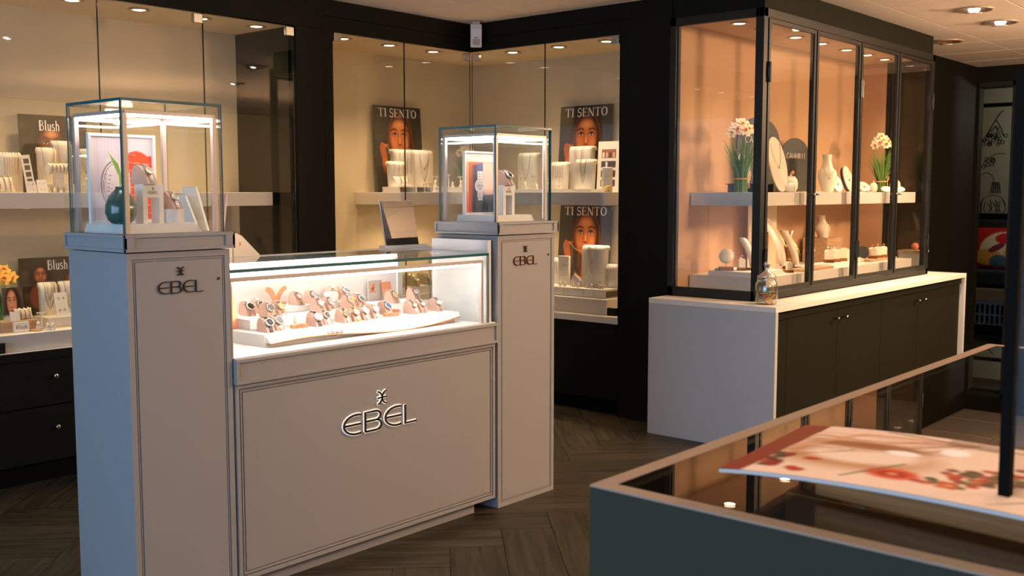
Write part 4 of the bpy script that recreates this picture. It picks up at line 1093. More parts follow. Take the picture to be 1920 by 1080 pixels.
# ---- on the back rail of the counter
t = thing('table_mirror', 'tilted rectangular mirror standing on the back rail of the watch counter', 'mirror', (3.385, 3.60, GZ + .001), R(-3))
part(t, 'glass', lambda m: m.box(-.098, .098, 0, .004, .012, .222).xf(Matrix.Rotation(R(-12), 4, 'X')), MIRR)
part(t, 'back', lambda m: m.box(-.100, .100, .004, .010, .010, .224).xf(Matrix.Rotation(R(-12), 4, 'X')), WHITE)
part(t, 'foot', lambda m: m.box(-.13, .13, -.025, .02, 0, .012), WHITE, bev=.001)
t = thing('leaning_booklet', 'ivory booklet leaning on the counter rail beside the left pedestal', 'booklet', (2.455, 3.598, GZ + .001), R(0))
def booklet(m): m.prism([(-.02, 0), (.11, 0), (.02, .085), (-.02, .10)], 'y', -.02, .02)
part(t, 'cover', booklet, LINEN, bev=.001)
part(t, 'emblem', lambda m: emblem(m, (.012, -.0205, .045), (1, 0, 0), (0, 0, 1), .014, .002, .001), [COPLINE])
for k, (x, dz, h, a, m_) in enumerate(((2.280, .0, .155, -22, PEARL), (2.320, .0, .185, -16, PEARL), (2.385, 0, .15, 8, mat('rose_board', (.55, .38, .33), .6)))):
    lab = ('white card leaning left behind the left glass box', 'taller white card behind the left glass box', 'rose card folder behind the left glass box')[k]
    solo('leaflet', lambda m: m.box(-.004, .004, -.05, .05, 0, h).xf(Matrix.Rotation(R(a), 4, 'Y')) , m_, lab, 'leaflet', (x, 3.56 + .06 * 1, 1.24 + .0), 0)
solo('leaflet_block', lambda m: m.box(2.24, 2.42, 3.565, 3.66, GZ + .001, 1.24), WHITE, 'white box behind the left pedestal holding leaflets', 'box')

# ================================================================== FOREGROUND COUNTER, MAGAZINE
FZ = .95; FX0, FY1 = 1.271, .940
fc = thing('glass_top_counter', 'grey and wood-rimmed glass-topped counter in the near right corner', 'counter', (2.2, .3, 0)); fc.matrix_basis = Matrix.Translation((2.2, .3, 0))
TEALG = mat('blue_grey_paint', (.040, .038, .027), .75, spec=.08, bump=.1)
RIM = mat('beige_rim', (.30, .21, .15), .45)
wpart(fc, 'side_panel', lambda m: m.box(FX0, FX0 + .02, -.30, FY1, .06, FZ - .003), TEALG, bev=.002)
wpart(fc, 'side_panel', lambda m: m.box(FX0 + .02, 3.25, FY1 - .02, FY1, .06, FZ - .003), TEALG, bev=.002)
wpart(fc, 'side_panel', lambda m: (m.box(3.23, 3.25, -.30, FY1 - .02, .06, FZ - .003), m.box(FX0 + .02, 3.23, -.30, -.28, .06, FZ - .003)), TEALG)
wpart(fc, 'rim', lambda m: (m.box(FX0, FX0 + .03, -.30, FY1, FZ - .003, FZ), m.box(FX0 + .03, 3.25, FY1 - .03, FY1, FZ - .003, FZ), m.box(3.22, 3.25, -.3, FY1 - .03, FZ - .003, FZ), m.box(FX0 + .03, 3.22, -.30, -.27, FZ - .003, FZ)), RIM)
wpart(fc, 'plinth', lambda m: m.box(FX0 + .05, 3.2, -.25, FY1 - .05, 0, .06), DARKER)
wpart(fc, 'display_floor', lambda m: m.box(FX0 + .02, 3.23, -.28, FY1 - .02, .70, .72), mat('tan_felt', (.16, .11, .07), .8))
wpart(fc, 'divider', lambda m: [m.box(x, x + .012, -.28, FY1 - .02, .72, .80) for x in (1.9, 2.5)] and None, mat('tan_board', (.30, .21, .14), .6))
wpart(fc, 'glass_top', lambda m: m.pane(FX0 + .031, 3.219, -.269, FY1 - .031, FZ - .008, FZ - .0005), [glass_mat('counter_glass', (.75, .72, .66), .12), GEDGE_D])
t = thing('wooden_tray', 'brown wooden board lying on the glass counter under the magazine', 'board', (1.425, .645, FZ), R(-96))
part(t, 'board', lambda m: m.box(0, .9, 0, .22, .006, .042), WOODB, bev=.004)
part(t, 'foot', lambda m: m.box(.05, .07, .02, .2, 0, .006), BLACKM); part(t, 'foot', lambda m: m.box(.7, .72, .02, .2, 0, .006), BLACKM)


def magsheet(m, z0, th, nx=24):
    vs_ = []; fs = []
    for i in range(nx + 1):
        u = i / nx; dz = .009 * math.sin(PI * u ** .8)
        for (y, zz) in ((0, 0), (.345, 0), (.345, th), (0, th)): vs_.append((u * .48, y, z0 + dz + zz))
    for i in range(nx):
        a = i * 4
        for k in range(4): fs.append((a + k, a + (k + 1) % 4, a + 4 + (k + 1) % 4, a + 4 + k))
    fs += [(3, 2, 1, 0), tuple(nx * 4 + k for k in range(4))]
    m.add(vs_, fs)


# magazine: long axis runs towards -Y, width towards +X
mg = thing('magazine', 'magazine with flowers and food on its cover lying on the wooden board', 'magazine', (1.317, .742, FZ + .0435), R(-85))
part(mg, 'pages', lambda m: magsheet(m, .002, .005), PAPERB)
me = printed('magazine_cover', .48, .345, 130, 90, art_magazine)
for v in me.vertices:
    u = v.co.x / .48 + .5; v.co = Vector((v.co.x + .24, v.co.z, .0076 + .009 * math.sin(PI * max(0, u) ** .8)))
link('cover', me, mg)
t = thing('clear_screen', 'clear screen with thick black edge standing on the glass counter', 'screen', (1.424, .385, FZ + .0505), 0)
part(t, 'pane', lambda m: m.pane(0, .006, -.60, -.006, 0, .55), [glass_mat('matt_acrylic', (.93, .93, .92), .006), GEDGE_D])
part(t, 'edge', lambda m: m.box(-.006, .012, -.008, .006, 0, .55), mat('matt_black', (.004, .004, .004), .9, spec=.05))

# ================================================================== JEWELLERY DISPLAY KIT
JG = {'gold': GOLD, 'silver': SILVER, 'rose': ROSEG}


def arch_profile(d, h, r):
    return [(0, 0)] + [(0, h - r)] + [(r - r * math.cos(a), h - r + r * math.sin(a)) for a in [k * PI / 16 for k in range(1, 9)]] + [(d * .85, h)] + [(d, h - .012), (d, h - .03), (d * .8, h - .03), (d * .62, 0)]


def necklace_stand(loc, w, h, lab, chains=((.5, .55),), metal='gold', rz=0, m_=PEARL, d=None, group=None, pend=True, cat='jewellery stand'):
    d = d or max(.05, w * .55); r = min(.03, h * .25)
    t = thing('necklace_stand', lab, cat, loc, rz, group)
    part(t, 'body', lambda m: m.prism(arch_profile(d, h, r), 'x', -w / 2, w / 2), m_, True, key=('ns', round(w, 3), round(h, 3), round(d, 3)), mo=m_)
    for (sp, dep) in chains:
        hw = w * sp / 2
        pts = [(-hw, r * .4, h + .0005), (-hw, -.001, h - r), (-hw * .9, -.0018, h - r - h * dep * .4), (-hw * .5, -.0018, h - r - h * dep * .8), (0, -.0018, h - r - h * dep), (hw * .5, -.0018, h - r - h * dep * .8), (hw * .9, -.0018, h - r - h * dep * .4), (hw, -.001, h - r), (hw, r * .4, h + .0005)]
        n = part(t, 'necklace', lambda m: m.tube(smooth_curve(pts, 3), .0011, 5), JG[metal])
        if pend: part(n, 'pendant', lambda m: m.ball((0, -.003, h - r - h * dep - .004), .0045, 8, 6), JG[metal])
    return t


def drop_stand(loc, w, h, lab, n=4, metal='gold', rz=0, m_=PEARL, group=None):
    """stand with several straight thin chains over the front"""
    d = max(.05, w * .55); r = min(.03, h * .25)
    t = thing('necklace_stand', lab, 'jewellery stand', loc, rz, group)
    part(t, 'body', lambda m: m.prism(arch_profile(d, h, r), 'x', -w / 2, w / 2), m_, True, key=('ns', round(w, 3), round(h, 3), round(d, 3)), mo=m_)
    for k in range(n):
        x = -w * .34 + w * .68 * k / max(1, n - 1)
        c = part(t, 'chain', lambda m: m.tube([(x, r * .4, h + .0006), (x, -.001, h - r), (x, -.0015, h * .42)], .0012, 5), JG[metal])
    return t


def roll(loc, ln, r, lab, n=4, rz=0, metal='gold', m_=PEARL, stand=0.0):
    t = thing('bracelet_roll', lab, 'bracelet display', loc, rz)
    part(t, 'roll', lambda m: m.tube([(-ln / 2, 0, r + stand), (ln / 2, 0, r + stand)], r, 20), m_)
    if stand: part(t, 'foot', lambda m: m.box(-ln * .2, ln * .2, -r * .6, r * .6, 0, stand + .003), m_)
    for k in range(n):
        x = -ln * .36 + ln * .72 * k / max(1, n - 1)
        part(t, 'bracelet', lambda m: m.tube([(x, (r + .001) * math.cos(a), r + stand + (r + .001) * math.sin(a)) for a in [q * PI / 10 for q in range(20)]], .0020, 6, closed=True), JG[metal])
    return t


def card(loc, w, h, lab, rz=0, tilt=-14, dots=2, m_=PEARL, metal='gold', ring=False, group=None):
    t = thing('earring_card', lab, 'jewellery card', loc, rz, group); TX = Matrix.Rotation(R(tilt), 4, 'X')
    part(t, 'sheet', lambda m: m.box(-w / 2, w / 2, 0, .0025, 0, h).xf(TX), m_, key=('cs', round(w, 3), round(h, 3), tilt), mo=m_)
    for k in range(dots):
        for s in (-1, 1):
            z = h * (.75 - k * .5 / max(1, dots - 1)) if dots > 1 else h * .55
            part(t, 'earring', lambda m: (m.tube([(s * w * .2 + .004 * math.cos(a), -.002, z + .005 * math.sin(a)) for a in [q * PI / 4 for q in range(8)]], .0011, 4, closed=True) if ring else m.ball((s * w * .2, -.002, z), .0028, 6, 4)).xf(TX), JG[metal])
    return t


def pillow(loc, w, h, lab, rz=0, m_=LINEN, n=3, metal='gold'):
    t = thing('bracelet_cushion', lab, 'jewellery cushion', loc, rz)
    def f(m):
        N = 10; vs_ = []; fs = []
        for s in (-1, 1):
            for j in range(N + 1):
                for i in range(N + 1):
                    u, v = i / N * 2 - 1, j / N * 2 - 1; b = max(0, (1 - u * u) * (1 - v * v)) ** .45; pin = 1 - .10 * (1 - abs(u * v))
                    vs_.append((u * w / 2 * pin, -s * b * w * .20, h / 2 + v * h / 2 * pin))
        for s in range(2):
            for j in range(N):
                for i in range(N):
                    a = s * (N + 1) ** 2 + j * (N + 1) + i; q = (a, a + 1, a + N + 2, a + N + 1); fs.append(q if s == 1 else q[::-1])
        m.add(vs_, fs); m.xf(Matrix.Translation((0, h * .2, 0)) @ Matrix.Rotation(R(-28), 4, 'X'))
        z0 = min(v[2] for v in m.v); m.xf(Matrix.Translation((0, 0, -z0)))
    part(t, 'cushion', f, m_, True)
    for k in range(n):
        x = -w * .25 + w * .5 * k / max(1, n - 1)
        part(t, 'bracelet', lambda m: (m.tube([(x, -.204 * w * math.cos(a), h / 2 + h * .5 * math.sin(a) * .98) for a in [q * PI / 12 - PI / 2 for q in range(13)]], .0022, 5)).xf(Matrix.Translation((0, h * .2, h * .06)) @ Matrix.Rotation(R(-28), 4, 'X')), JG[metal])
    return t


def ring_cone(loc, h, lab, group=None, metal='gold', m_=PEARL, rz=0):
    t = thing('ring_cone', lab, 'ring stand', loc, rz, group)
    part(t, 'cone', lambda m: m.lathe([(1e-6, 0), (.30 * h, 0), (.31 * h, .05 * h), (.22 * h, .45 * h), (.17 * h, .82 * h), (.09 * h, .97 * h), (1e-6, h)], 14), m_, True, key=('cone', round(h, 3)), mo=m_)
    part(t, 'ring', lambda m: (m.tube([(.225 * h * math.cos(a), .225 * h * math.sin(a), .55 * h) for a in [q * PI / 6 for q in range(12)]], .0016, 5, closed=True), m.ball((0, -.24 * h, .57 * h), .003, 6, 4)), GOLD, key=('cring', round(h, 3)), mo=JG[metal])
    return t


def tee(loc, w, h, lab, group=None, rz=0, m_=PEARL, metal='gold'):
    t = thing('earring_tee', lab, 'earring stand', loc, rz, group)
    part(t, 'stand', lambda m: (m.box(-w * .32, w * .32, -.012, .012, 0, .004), m.box(-.003, .003, -.003, .003, .004, h - .006), m.box(-w / 2, w / 2, -.004, .004, h - .006, h)), m_, key=('tee', round(w, 3), round(h, 3)), mo=m_)
    for s in (-1, 1):
        part(t, 'earring', lambda m: m.tube([(s * w * .35 + .004 * math.cos(a), -.005, h - .012 + .007 * math.sin(a)) for a in [q * PI / 4 for q in range(8)]], .0012, 4, closed=True), GOLD, key=('te', round(w, 3), round(h, 3), s), mo=JG[metal])
    return t


def poster(loc, w, h, art_mesh, txt, lab, rz=0, tz=.86, tw=.82, th=.05, tilt=-5, tx=0):
    t = thing('poster', lab, 'poster', loc, rz); TX = Matrix.Rotation(R(tilt), 4, 'X')
    part(t, 'board', lambda m: m.box(-w / 2, w / 2, .0006, .006, 0, h).xf(TX), BOARD)
    o = link('print', art_mesh, t, rot=(R(tilt), 0, 0))
    if txt: part(t, 'lettering', lambda m: write(m, txt, (tx * w, -.0003, tz * h), (1, 0, 0), (0, 0, 1), th, .0008, tw * w, 'serif', gap=.13).__class__ and m.xf(TX), WLET)
    return t


def daffodils(loc, lab, n, H, rb, name='daffodil_bunch', cream=True, seed=1, tie=True, spread=.085, lean=0):
    rs = random.Random(seed); t = thing(name, lab, 'flowers', loc)
    heads = []
    def stems(m):
        for k in range(46):
            a = rs.random() * 2 * PI; r0 = rb * math.sqrt(rs.random()); h = H * rs.uniform(.45, .78); o = rs.uniform(.3, 1.1) * spread
            b = (r0 * math.cos(a), r0 * math.sin(a)); e = (b[0] + o * math.cos(a), b[1] + o * math.sin(a) * .8)
            m.tube([(b[0], b[1], 0), (b[0] * 1.0, b[1] * 1.0, h * .4), ((b[0] + e[0]) / 2, (b[1] + e[1]) / 2, h * .75), (e[0], e[1], h)], .003, 4, rad=[.003, .003, .0025, .0008])
    part(t, 'stems', stems, GRN, kind='stuff')
    def leaves(m):
        for k in range(26):
            a = rs.random() * 2 * PI; r0 = rb * .9; h = H * rs.uniform(.45, .74); o = rs.uniform(.2, .95) * spread
            c, s = math.cos(a), math.sin(a); w = .006
            p = [(r0 * c, r0 * s, 0), (r0 * c, r0 * s, h * .4), ((r0 + o * .5) * c, (r0 + o * .5) * s, h * .8), ((r0 + o * 1.2) * c, (r0 + o * 1.2) * s, h)]
            vs_ = []
            for i, q in enumerate(p):
                ww = w * (1, 1, .8, .1)[i]; vs_ += [(q[0] - s * ww, q[1] + c * ww, q[2]), (q[0] + s * ww, q[1] - c * ww, q[2])]
            m.add(vs_, [(0, 1, 3, 2), (2, 3, 5, 4), (4, 5, 7, 6)])
    part(t, 'leaves', leaves, GRN2, kind='stuff')
    for k in range(n):
        a = k * 2.4 + .4; q = math.sqrt((k + .5) / n); hr = spread * .78 * q
        p = Vector((hr * math.cos(a) + lean, hr * math.sin(a) * .7, H * (.80 + .17 * (1 - q) + rs.uniform(-.02, .03))))
        face_d = Vector((p.x * 6 - .55, -1 + p.y * 4, .35)).normalized(); rot = face_d.to_track_quat('Z', 'Y').to_matrix().to_4x4()
        M = Matrix.Translation(p) @ rot
        def petals(m):
            for j in range(6):
                b = j * PI / 3; c, s = math.cos(b), math.sin(b); L = .036; w = .015
                m.add([(0, 0, 0), (c * L * .5 - s * w, s * L * .5 + c * w, .003), (c * L * .5 + s * w, s * L * .5 - c * w, .003), (c * L, s * L, .0)], [(0, 2, 3, 1)])
            m.xf(M)
        f = part(t, 'flower', petals, PETALW if cream else PETALY)
        part(f, 'trumpet', lambda m: m.lathe([(.003, 0), (.008, .007), (.012, .014), (.011, .0145), (.005, .004)], 8).xf(M), PETALO if (not cream or k % 3 == 0) else PETALY)
    if tie:
        part(t, 'raffia', lambda m: (m.tube([((rb + .006) * math.cos(a), (rb + .006) * math.sin(a), H * .18) for a in [i * PI / 8 for i in range(16)]], .004, 5, closed=True), m.tube(smooth_curve([(-.02, -rb - .008, H * .25), (-.012, -rb - .012, H * .26), (0, -rb - .01, H * .18), (.016, -rb - .012, H * .27), (.022, -rb - .01, H * .22), (0, -rb - .01, H * .18)], 4), .002, 4), m.tube([(0, -rb - .01, H * .18), (.012, -rb - .01, H * .06)], .002, 4), m.tube([(0, -rb - .01, H * .18), (-.006, -rb - .01, H * .05)], .002, 4)), mat('raffia_tie', (.75, .42, .14), .7))
    return t


SH = 1.395          # shelf tops
P_T = printed('portrait_print', .445, .60, 100, 128, art_portrait, PRINT)

# ---- left wall showcase, upper shelf
YB = 5.2
poster((2.605, 5.40, SH), .36, .40, printed('outdoor_portrait_print', .36, .40, 60, 66, art_blush_up), 'Blush', 'outdoor portrait poster with white Blush lettering on the upper left shelf', 0, .80, .30, .052, -3, -.06)
drop_stand((2.285, 5.20, SH), .105, .195, 'ivory necklace stand with five fine chains at the far left of the upper shelf', 6, m_=LINEN)
solo('jewellery_riser', lambda m: m.box(-.13, .20, -.06, .10, 0, .041), LINEN, 'ivory riser block under the necklace stands on the upper left shelf', 'riser', (2.55, 5.20, SH), bev=.001)
necklace_stand((2.483, 5.23, SH + .041), .085, .185, 'ivory stand with one gold chain, left of the tallest stand on the upper left shelf', ((.7, .55),), m_=LINEN, pend=False)
necklace_stand((2.572, 5.25, SH + .041), .09, .222, 'tallest ivory stand with chunky gold chain in front of the Blush portrait', ((.62, .55),), m_=LINEN, pend=False)
roll((2.487, 5.14, SH + .041), .105, .026, 'ivory roll with gold bracelets in front of the two upper left stands', 5, m_=LINEN, stand=.052)
necklace_stand((2.69, 5.25, SH + .041), .078, .185, 'ivory stand with pendant chain seen through the left glass box', ((.7, .5),), m_=LINEN)
t = thing('picture_strip', 'narrow card strip with four small pictures leaning on the upper left shelf', 'card', (2.362, 5.16, SH), 0)
part(t, 'card', lambda m: m.box(-.022, .022, 0, .003, 0, .185).xf(Matrix.Rotation(R(-6), 4, 'Y') @ Matrix.Rotation(R(-6), 4, 'X')), PEARL)
for k in range(4): part(t, 'picture', lambda m: m.box(-.013, .013, -.001, 0, .045 + k * .033, .068 + k * .033).xf(Matrix.Rotation(R(-6), 4, 'Y') @ Matrix.Rotation(R(-6), 4, 'X')), mat('dark_print', (.08, .05, .035), .5))
card((2.325, 5.08, SH), .048, .056, 'small pearl earring card left of another at the upper shelf front', dots=2, m_=PEARL)
card((2.382, 5.08, SH), .048, .066, 'small pearl earring card right of another at the upper shelf front', dots=2, m_=PEARL, tilt=-20)
pillow((2.215, 5.10, SH), .10, .085, 'ivory cushion with bracelets at the far left of the upper shelf', 0, LINEN, 3)
for k, x in enumerate((2.43, 2.46, 2.49, 2.52)):
    ring_cone((x, 5.125 + .0, SH + .0), .030, 'tiny white ring cone in the row before the upper left riser', 'ring cones before the upper left riser')
for k, x in enumerate((2.60, 2.64, 2.74)):
    ring_cone((x, 5.155, SH + .041), .042 - .004 * k, ('white ring cone left of three on the upper left riser', 'white ring cone in the middle of three on the upper left riser', 'white ring cone right of the stand seen through the left glass box')[k])
card((2.66, 5.12, SH), .035, .052, 'pearl earring card in front of the riser behind the left glass box', dots=1)

# ---- left wall showcase, lower platform
PZ = .727
poster((2.575, 5.40, PZ), .36, .33, printed('two_women_print', .36, .33, 60, 60, art_blush_low), 'Blush', 'poster of two women with white Blush lettering on the lower left platform', 0, .80, .30, .05, -3, .06)
t = thing('portrait_card', 'small photo card of a dark-haired woman beside the daffodils, lower left', 'photo card', (2.275, 5.22, PZ), 0)
part(t, 'board', lambda m: m.box(-.05, .05, .0005, .004, 0, .20).xf(Matrix.Rotation(R(-4), 4, 'X')), PAPERB)
link('print', printed('small_portrait_print', .10, .20, 40, 60, art_small_portrait), t, rot=(R(-4), 0, 0))
daffodils((2.275, 5.34, PZ), 'yellow daffodils behind the small photo card, lower left', 9, .29, .022, cream=False, seed=5, tie=False, spread=.075)
t = thing('wooden_box', 'light wooden block under the bracelet cushion, lower left', 'riser', (2.27, 5.12, PZ)); part(t, 'body', lambda m: m.box(-.12, .06, -.045, .05, 0, .050), WOODL, bev=.001)
pillow((2.285, 5.11, PZ + .05), .085, .06, 'gold linen bracelet cushion on the light wooden block', 0, LINEN, 3)
t = thing('brand_block', 'white block with black Blush lettering, lower left platform', 'sign block', (2.225, 5.035, PZ), 0)
part(t, 'body', lambda m: m.box(-.036, .036, -.008, .008, 0, .050), PEARL, bev=.001)
part(t, 'lettering', lambda m: write(m, 'Blush', (0, -.0082, .017), (1, 0, 0), (0, 0, 1), .018, .0006, .054, 'serif', gap=.1), [LETTER])
card((2.218, 5.075, PZ + .05), .045, .048, 'small necklace card standing on the light wooden block', dots=0, m_=PEARL)
solo('jewellery_riser', lambda m: m.box(-.05, .19, -.07, .09, 0, .050), LINEN, 'ivory riser block at the right of the lower left platform', 'riser', (2.43, 5.15, PZ), bev=.001)
necklace_stand((2.448, 5.20, PZ + .05), .082, .165, 'ivory stand with two chains on the lower left riser', ((.62, .6), (.3, .35)), m_=LINEN)
necklace_stand((2.552, 5.20, PZ + .05), .08, .165, 'ivory stand half hidden behind the left pedestal, lower left riser', ((.62, .6),), m_=LINEN)
card((2.475, 5.12, PZ + .05), .065, .12, 'white card with hoop earrings leaning on the lower left riser stand', dots=2, ring=True, m_=PEARL)
tee((2.34, 5.07, PZ), .045, .085, 'small white earring tee at the centre of the lower left platform', m_=PEARL)
for k, (x, y) in enumerate(((2.305, 5.03), (2.335, 4.995), (2.36, 4.995))):
    ring_cone((x, y, PZ + (.008 if k == 0 else 0)), .040, ('white ring cone on the wooden disc, lower left', 'white ring cone right of the wooden disc, lower left', 'rightmost white ring cone by the lower left riser')[k])
solo('wooden_disc', lambda m: m.lathe([(1e-6, 0), (.030, 0), (.031, .004), (.030, .008), (1e-6, .008)], 24), WOODL, 'small round wooden disc under a ring cone, lower left', 'riser', (2.293, 5.03, PZ))

# ---- corner showcase, left leg shelf
poster((5.095, 5.43, SH), .45, .60, P_T, 'TI SENTO', 'TI SENTO portrait poster left of the glass corner on the upper shelf', 0, .875, .80, .058, -4)
solo('jewellery_riser', lambda m: (m.box(-.16, .16, -.08, .08, .032, .036), m.box(-.16, -.15, -.08, .08, 0, .032), m.box(.15, .16, -.08, .08, 0, .032), m.box(-.005, .005, -.08, .08, 0, .032), m.box(-.15, .15, .07, .08, 0, .032)), PEARL, 'open white two-bay riser at the left end of the corner shelf', 'riser', (4.90, 5.16, SH))
drop_stand((4.865, 5.26 - .05, SH + .036), .125, .172, 'white stand with bracelet straps at the left end of the corner shelf', 3)
drop_stand((5.02, 5.31, SH), .16, .295, 'tall white chain stand before the left TI SENTO poster, left of a pair', 4)
necklace_stand((5.20, 5.31, SH), .175, .295, 'tall white pendant stand before the left TI SENTO poster, right of a pair', ((.5, .35), (.5, .62)))
pillow((4.84, 5.12, SH + .036), .13, .078, 'white bracelet cushion on the open two-bay riser', 0, PEARL, 3, 'gold')
solo('jewellery_riser', lambda m: m.box(-.40, .40, -.04, .04, 0, .035), WHITE, 'long white riser along the left leg of the corner shelf', 'riser', (5.49, 5.13, SH), bev=.001)
rs = random.Random(11)
for k in range(9): ring_cone((5.12 + k * .085, 5.12, SH + .0351 if 5.12 + k * .085 < 5.88 else SH), .038 + .012 * (k % 3 == 0), 'small white ring cone in the front row left of the glass corner', 'ring cones on the corner shelf, left leg')
for k in range(4): tee((5.16 + k * .12, 5.15, SH + .035), .05, .075 + .015 * (k % 2), 'small white earring tee in the row left of the glass corner', 'earring tees on the corner shelf, left leg')
for k, x in enumerate((4.99, 5.045)): tee((x, 5.095, SH), .035, .06, ('small white earring tee left of two at the riser end', 'small white earring tee right of two at the riser end')[k])
daffodils((5.62, 5.30, SH), 'cream flowers behind the right glass box at the shelf corner', 8, .35, .02, 'flower_bunch', True, 8, False, .08)

# ---- corner showcase, right leg (stands face -X)
RZ = -PI / 2
poster((5.84, 4.40, SH), .45, .60, P_T, 'TI SENTO', 'upper TI SENTO portrait poster right of the glass corner', RZ, .875, .80, .058, -4)
poster((5.84, 4.40, .715), .45, .56, P_T, 'TI SENTO', 'lower TI SENTO portrait poster under the shelf', RZ, .93, .80, .058, -4)
necklace_stand((5.64, 4.745, SH), .145, .275, 'white necklace stand seen through the right glass box', ((.5, .55),), rz=RZ)
drop_stand((5.60, 4.43, SH), .12, .205, 'small white chain stand left of the tall one, upper right leg', 5, rz=RZ)
necklace_stand((5.68, 4.31, SH), .165, .31, 'tall white necklace stand in front of the upper right poster', ((.45, .45), (.3, .3)), rz=RZ)
necklace_stand((5.50, 4.14, SH + .02), .13, .195, 'white pendant stand right of centre at the shelf front, upper right leg', ((.35, .35), (.3, .6)), rz=RZ)
solo('jewellery_riser', lambda m: m.box(5.42, 5.58, 4.02, 4.95, SH, SH + .02), WHITE, 'long white riser along the right leg of the corner shelf', 'riser', bev=.001)
t = thing('picture_card', 'tall white card with four pictures at the right end of the upper shelf', 'card', (5.66, 4.06, SH), RZ)
TXc = Matrix.Rotation(R(-4), 4, 'X')
part(t, 'board', lambda m: m.box(-.088, .088, 0, .005, 0, .335).xf(TXc), PEARL)
for k in range(4):
    part(t, 'picture', lambda m: m.box(-.058, .058, -.001, 0, .225 - k * .062, .283 - k * .062 if k == 0 else .268 - k * .062).xf(TXc), mat('warm_print', (.30, .11, .05), .5) if k == 0 else mat('dark_print', (.08, .05, .035), .5))
    for j in range(4): part(t, 'picture_detail', lambda m: m.box(-.05 + j * .028, -.036 + j * .028, -.002, -.001, .228 - k * .062, .262 - k * .062).xf(TXc), mat('skin_print', (.75, .42, .24), .5) if k == 0 and j % 2 else PEARL if j == k % 3 else mat('black_print', (.02, .018, .015), .5))
t = thing('bracelet_tower', 'white upright cylinder stacked with bracelets at the right end of the upper shelf', 'bracelet display', (5.50, 3.945, SH), 0)
part(t, 'column', lambda m: m.lathe([(1e-6, 0), (.034, 0), (.034, .155), (.030, .16), (1e-6, .16)], 24), PEARL)
for z in (.045, .085, .125): part(t, 'bracelet', lambda m: m.tube([(.035 * math.cos(a), .035 * math.sin(a), z) for a in [q * PI / 10 for q in range(20)]], .0018, 5, closed=True), SILVER)
t = thing('yellow_flower', 'single yellow flower lying at the right end of the upper shelf', 'flower', (5.45, 3.905, SH), 0)
part(t, 'petals', lambda m: [m.ball((.013 * math.cos(a), .013 * math.sin(a), .022 + .012 * math.sin(2 * a)), .012, 8, 5) for a in [q * PI / 3 for q in range(6)]] and None, PETALY, True)
part(t, 'stem', lambda m: m.tube([(0, 0, .01), (.0, .02, .04), (.01, .045, .05)], .003, 5), GRN)
for k in range(7): ring_cone((5.46, 4.90 - k * .10, SH + .02), .040 + .01 * (k % 2), 'small white ring cone in the front row right of the glass corner', 'ring cones on the corner shelf, right leg', rz=RZ)
for k in range(6): tee((5.52, 4.88 - k * .105, SH + .02), .05, .085 + .01 * (k % 2), 'small white earring tee in the row right of the glass corner', 'earring tees on the corner shelf, right leg', RZ)
card((5.46, 4.53, SH + .02), .04, .075, 'ivory card with four studs by the frame of the right glass box', RZ, dots=2, m_=LINEN)

# ---- corner showcase, lower right platform
PR = .715
t = thing('tile_riser', 'low white riser faced with square tiles on the lower right platform', 'riser', (5.50, 4.20, PR), 0)
part(t, 'body', lambda m: m.box(-.073, .16, -.295, .36, 0, .056), PEARL)
for k in range(8): part(t, 'tile', lambda m: m.box(-.078, -.0735, -.290 + k * .081, -.290 + k * .081 + .078, .004, .054), WHITE, key=('rt', k))
part(t, 'end_face', lambda m: m.box(-.06, .15, -.2985, -.2955, .006, .045), mat('grey_end', (.08, .075, .06), .5))
RT = PR + .056
drop_stand((5.60, 4.46, RT), .085, .175, 'white chain stand beside the right pedestal, lower right platform', 3, rz=RZ)
t = thing('chevron_board', 'upright white board with rows of earrings, lower right platform', 'earring board', (5.56, 4.345, RT), RZ)
part(t, 'board', lambda m: m.box(-.045, .045, 0, .02, 0, .195), PEARL, bev=.002)
for k in range(5):
    part(t, 'fold', lambda m: m.stroke([(-.04, .05 + k * .028), (0, .035 + k * .028), (.04, .05 + k * .028)], .0025, (0, -.0005, 0), (1, 0, 0), (0, 0, 1), .001), LINEN)
    part(t, 'earring', lambda m: (m.ball((-.012 + .006 * (k % 2), -.003, .06 + k * .025), .0035, 6, 4), m.ball((.012, -.003, .055 + k * .025), .003, 6, 4)), GOLD)
necklace_stand((5.53, 4.085, RT), .165, .275, 'tallest white necklace stand with two pendants on the lower right platform', ((.28, .3), (.36, .52)), rz=RZ)
drop_stand((5.57, 3.955, PR + .02), .095, .19, 'white strap stand at the right end of the lower platform', 4, rz=RZ)
solo('jewellery_riser', lambda m: m.box(-.10, .10, -.045, .045, 0, .02), PEARL, 'thin white slab under the strap stand at the lower right end', 'riser', (5.56, 3.95, PR), bev=.001)
t = thing('earring_bust', 'small curved white bust between the board and tallest stand, lower right', 'earring stand', (5.50, 4.20, RT), RZ)
part(t, 'body', lambda m: m.prism([(-.042, 0), (-.038, .035), (-.024, .07), (-.008, .085), (.006, .07), (.026, .06), (.042, .04), (.042, 0)], 'y', 0, .02), WHITE, bev=.002)
for k in range(8): ring_cone((5.455 + .02 * (k % 2), 4.36 - k * .055, RT), .032, 'small white ring cone along the tiled riser edge', 'ring cones on the lower right platform', 'silver' if k % 2 else 'gold', rz=RZ)
for k in range(2): tee((5.47, 3.965 - k * .035 + .02, PR + (.02 if k == 0 else .02)), .045, .09 - .03 * k, ('earring tee left of two before the strap stand, lower right', 'earring tee right of two before the strap stand, lower right')[k], None, RZ)

